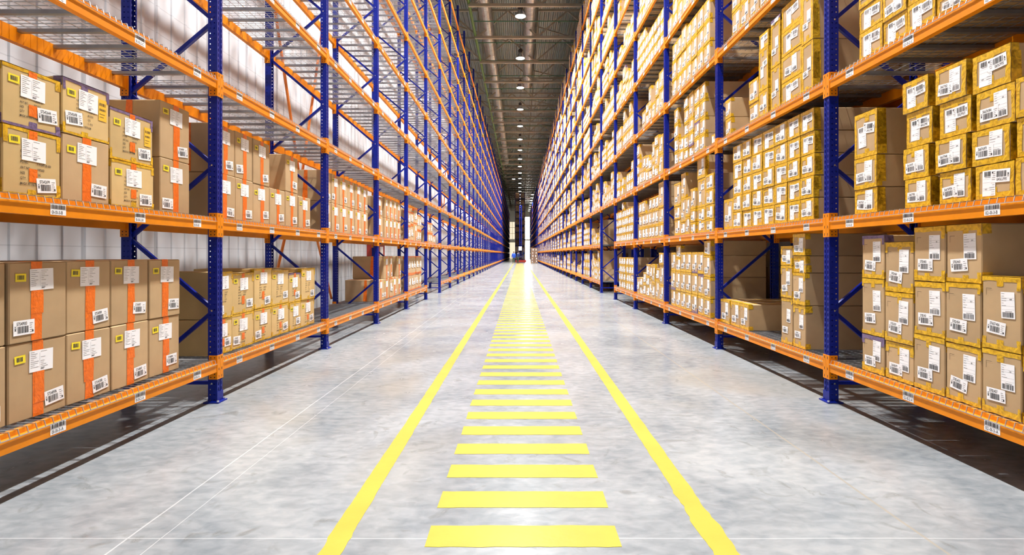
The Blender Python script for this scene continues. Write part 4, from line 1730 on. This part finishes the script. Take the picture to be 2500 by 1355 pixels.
# lift truck behind them
ft = empty('lift_truck', (0.1, 84.5, 0))
tag(ft, 'lift truck with tall dark blue mast and orange-red base at the aisle end', 'lift truck')
b = MB()
b.box(-0.75, 0.95, -0.6, 1.0, 0.08, 0.42)
b.box(-0.6, -0.35, -1.2, -0.6, 0.06, 0.16)
b.box(0.55, 0.8, -1.2, -0.6, 0.06, 0.16)
b.build('chassis', 'red_paint', ft)
b = MB()
for x in (-0.12, 0.18):
    b.box(x, x + 0.10, 0.0, 0.14, 0.4, 9.2)
for z in (1.2, 3.2, 5.2, 7.2, 9.1):
    b.box(-0.12, 0.28, 0.02, 0.12, z, z + 0.1)
b.build('mast', 'blue_paint', ft)
b = MB()
b.box(-0.35, 0.5, -0.55, -0.05, 0.9, 1.0)
b.box(-0.35, -0.28, -0.55, -0.05, 1.0, 1.7)
b.box(0.43, 0.5, -0.55, -0.05, 1.0, 1.7)
b.box(-0.4, 0.55, -0.6, -0.02, 2.15, 2.22)
for x in (-0.38, 0.48):
    for y in (-0.58, -0.08):
        b.box(x, x + 0.05, y, y + 0.05, 0.42, 2.16)
b.build('cab', 'navy_cloth', ft)
b = MB()
b.box(-0.26, 0.26, -0.62, -0.58, 1.95, 2.6)
b.build('white_panel', 'white_paint', ft)
for sx, sy in ((-0.55, -0.3), (0.65, -0.3), (-0.55, 0.7), (0.65, 0.7)):
    b = MB()
    n = 14
    for s in (-1, 1):
        pts = [(sx + s * 0.05, sy + 0.16 * math.cos(2 * PI * i / n), 0.16 + 0.16 * math.sin(2 * PI * i / n)) for i in range(n)]
        b.poly(pts if s > 0 else pts[::-1])
    for i in range(n):
        j = (i + 1) % n
        b.f.append((i, j, n + j, n + i)); b.m.append(0)
    b.build('wheel', 'boot_black', ft)

# wrapped pallet of boxes at the aisle end, right
pal = empty('pallet', (2.15, 77.2, 0))
tag(pal, 'wooden pallet under the wrapped carton pile at the right of the aisle end', 'pallet')
b = MB()
for i in range(7):
    b.box(-0.5, 0.5, -0.6 + i * 0.185, -0.6 + i * 0.185 + 0.1, 0.122, 0.144)
b.build('top_boards', 'pallet_wood', pal)
b = MB()
for x in (-0.5, -0.07, 0.36):
    for y in (-0.6, -0.07, 0.46):
        b.box(x, x + 0.14, y, y + 0.14, 0.022, 0.10)
    b.box(x, x + 0.14, -0.6, 0.6, 0.10, 0.122)
    b.box(x, x + 0.14, -0.6, 0.6, 0.0, 0.022)
b.build('runner', 'pallet_wood', pal)
rp = random.Random(4)
z = 0.144
for row in range(5):
    h = rp.uniform(0.34, 0.5)
    for cx_, nm in ((-0.26, 'left'), (0.24, 'right')):
        b = MB()
        x = 2.15 + cx_
        x += rp.uniform(-0.006, 0.006)
        yf = 76.62 + rp.uniform(0, 0.06)
        b.box(x - 0.235, x + 0.235, yf, 77.75, z, z + h - 0.004)
        lx = rp.uniform(-0.12, 0.05)
        b.box(x + lx, x + lx + 0.12, yf - 0.004, yf, z + 0.1, z + h * rp.uniform(0.55, 0.8), 1)
        tag(b.build('cardboard_box', ['wrap_box', 'paper']), 'film-wrapped carton on the pallet at the aisle end, %s side, %s layer from floor' % (nm, ORD[row]), 'cardboard box', 'cartons on the far pallet')
    z += h

# red fire-hose cabinet on the left wall
fc = empty('fire_cabinet', (-4.98, 17.9, 1.15))
tag(fc, 'dark red fire cabinet mounted on the white wall behind the left rack', 'fire cabinet')
b = MB(); b.box(0, 0.2, -0.75, 0.75, 0, 0.62)
b.build('cabinet_body', 'red_paint', fc)
b = MB(); b.box(0.2, 0.21, 0.1, 0.5, 0.1, 0.5)
b.build('white_sign', 'white_paint', fc)
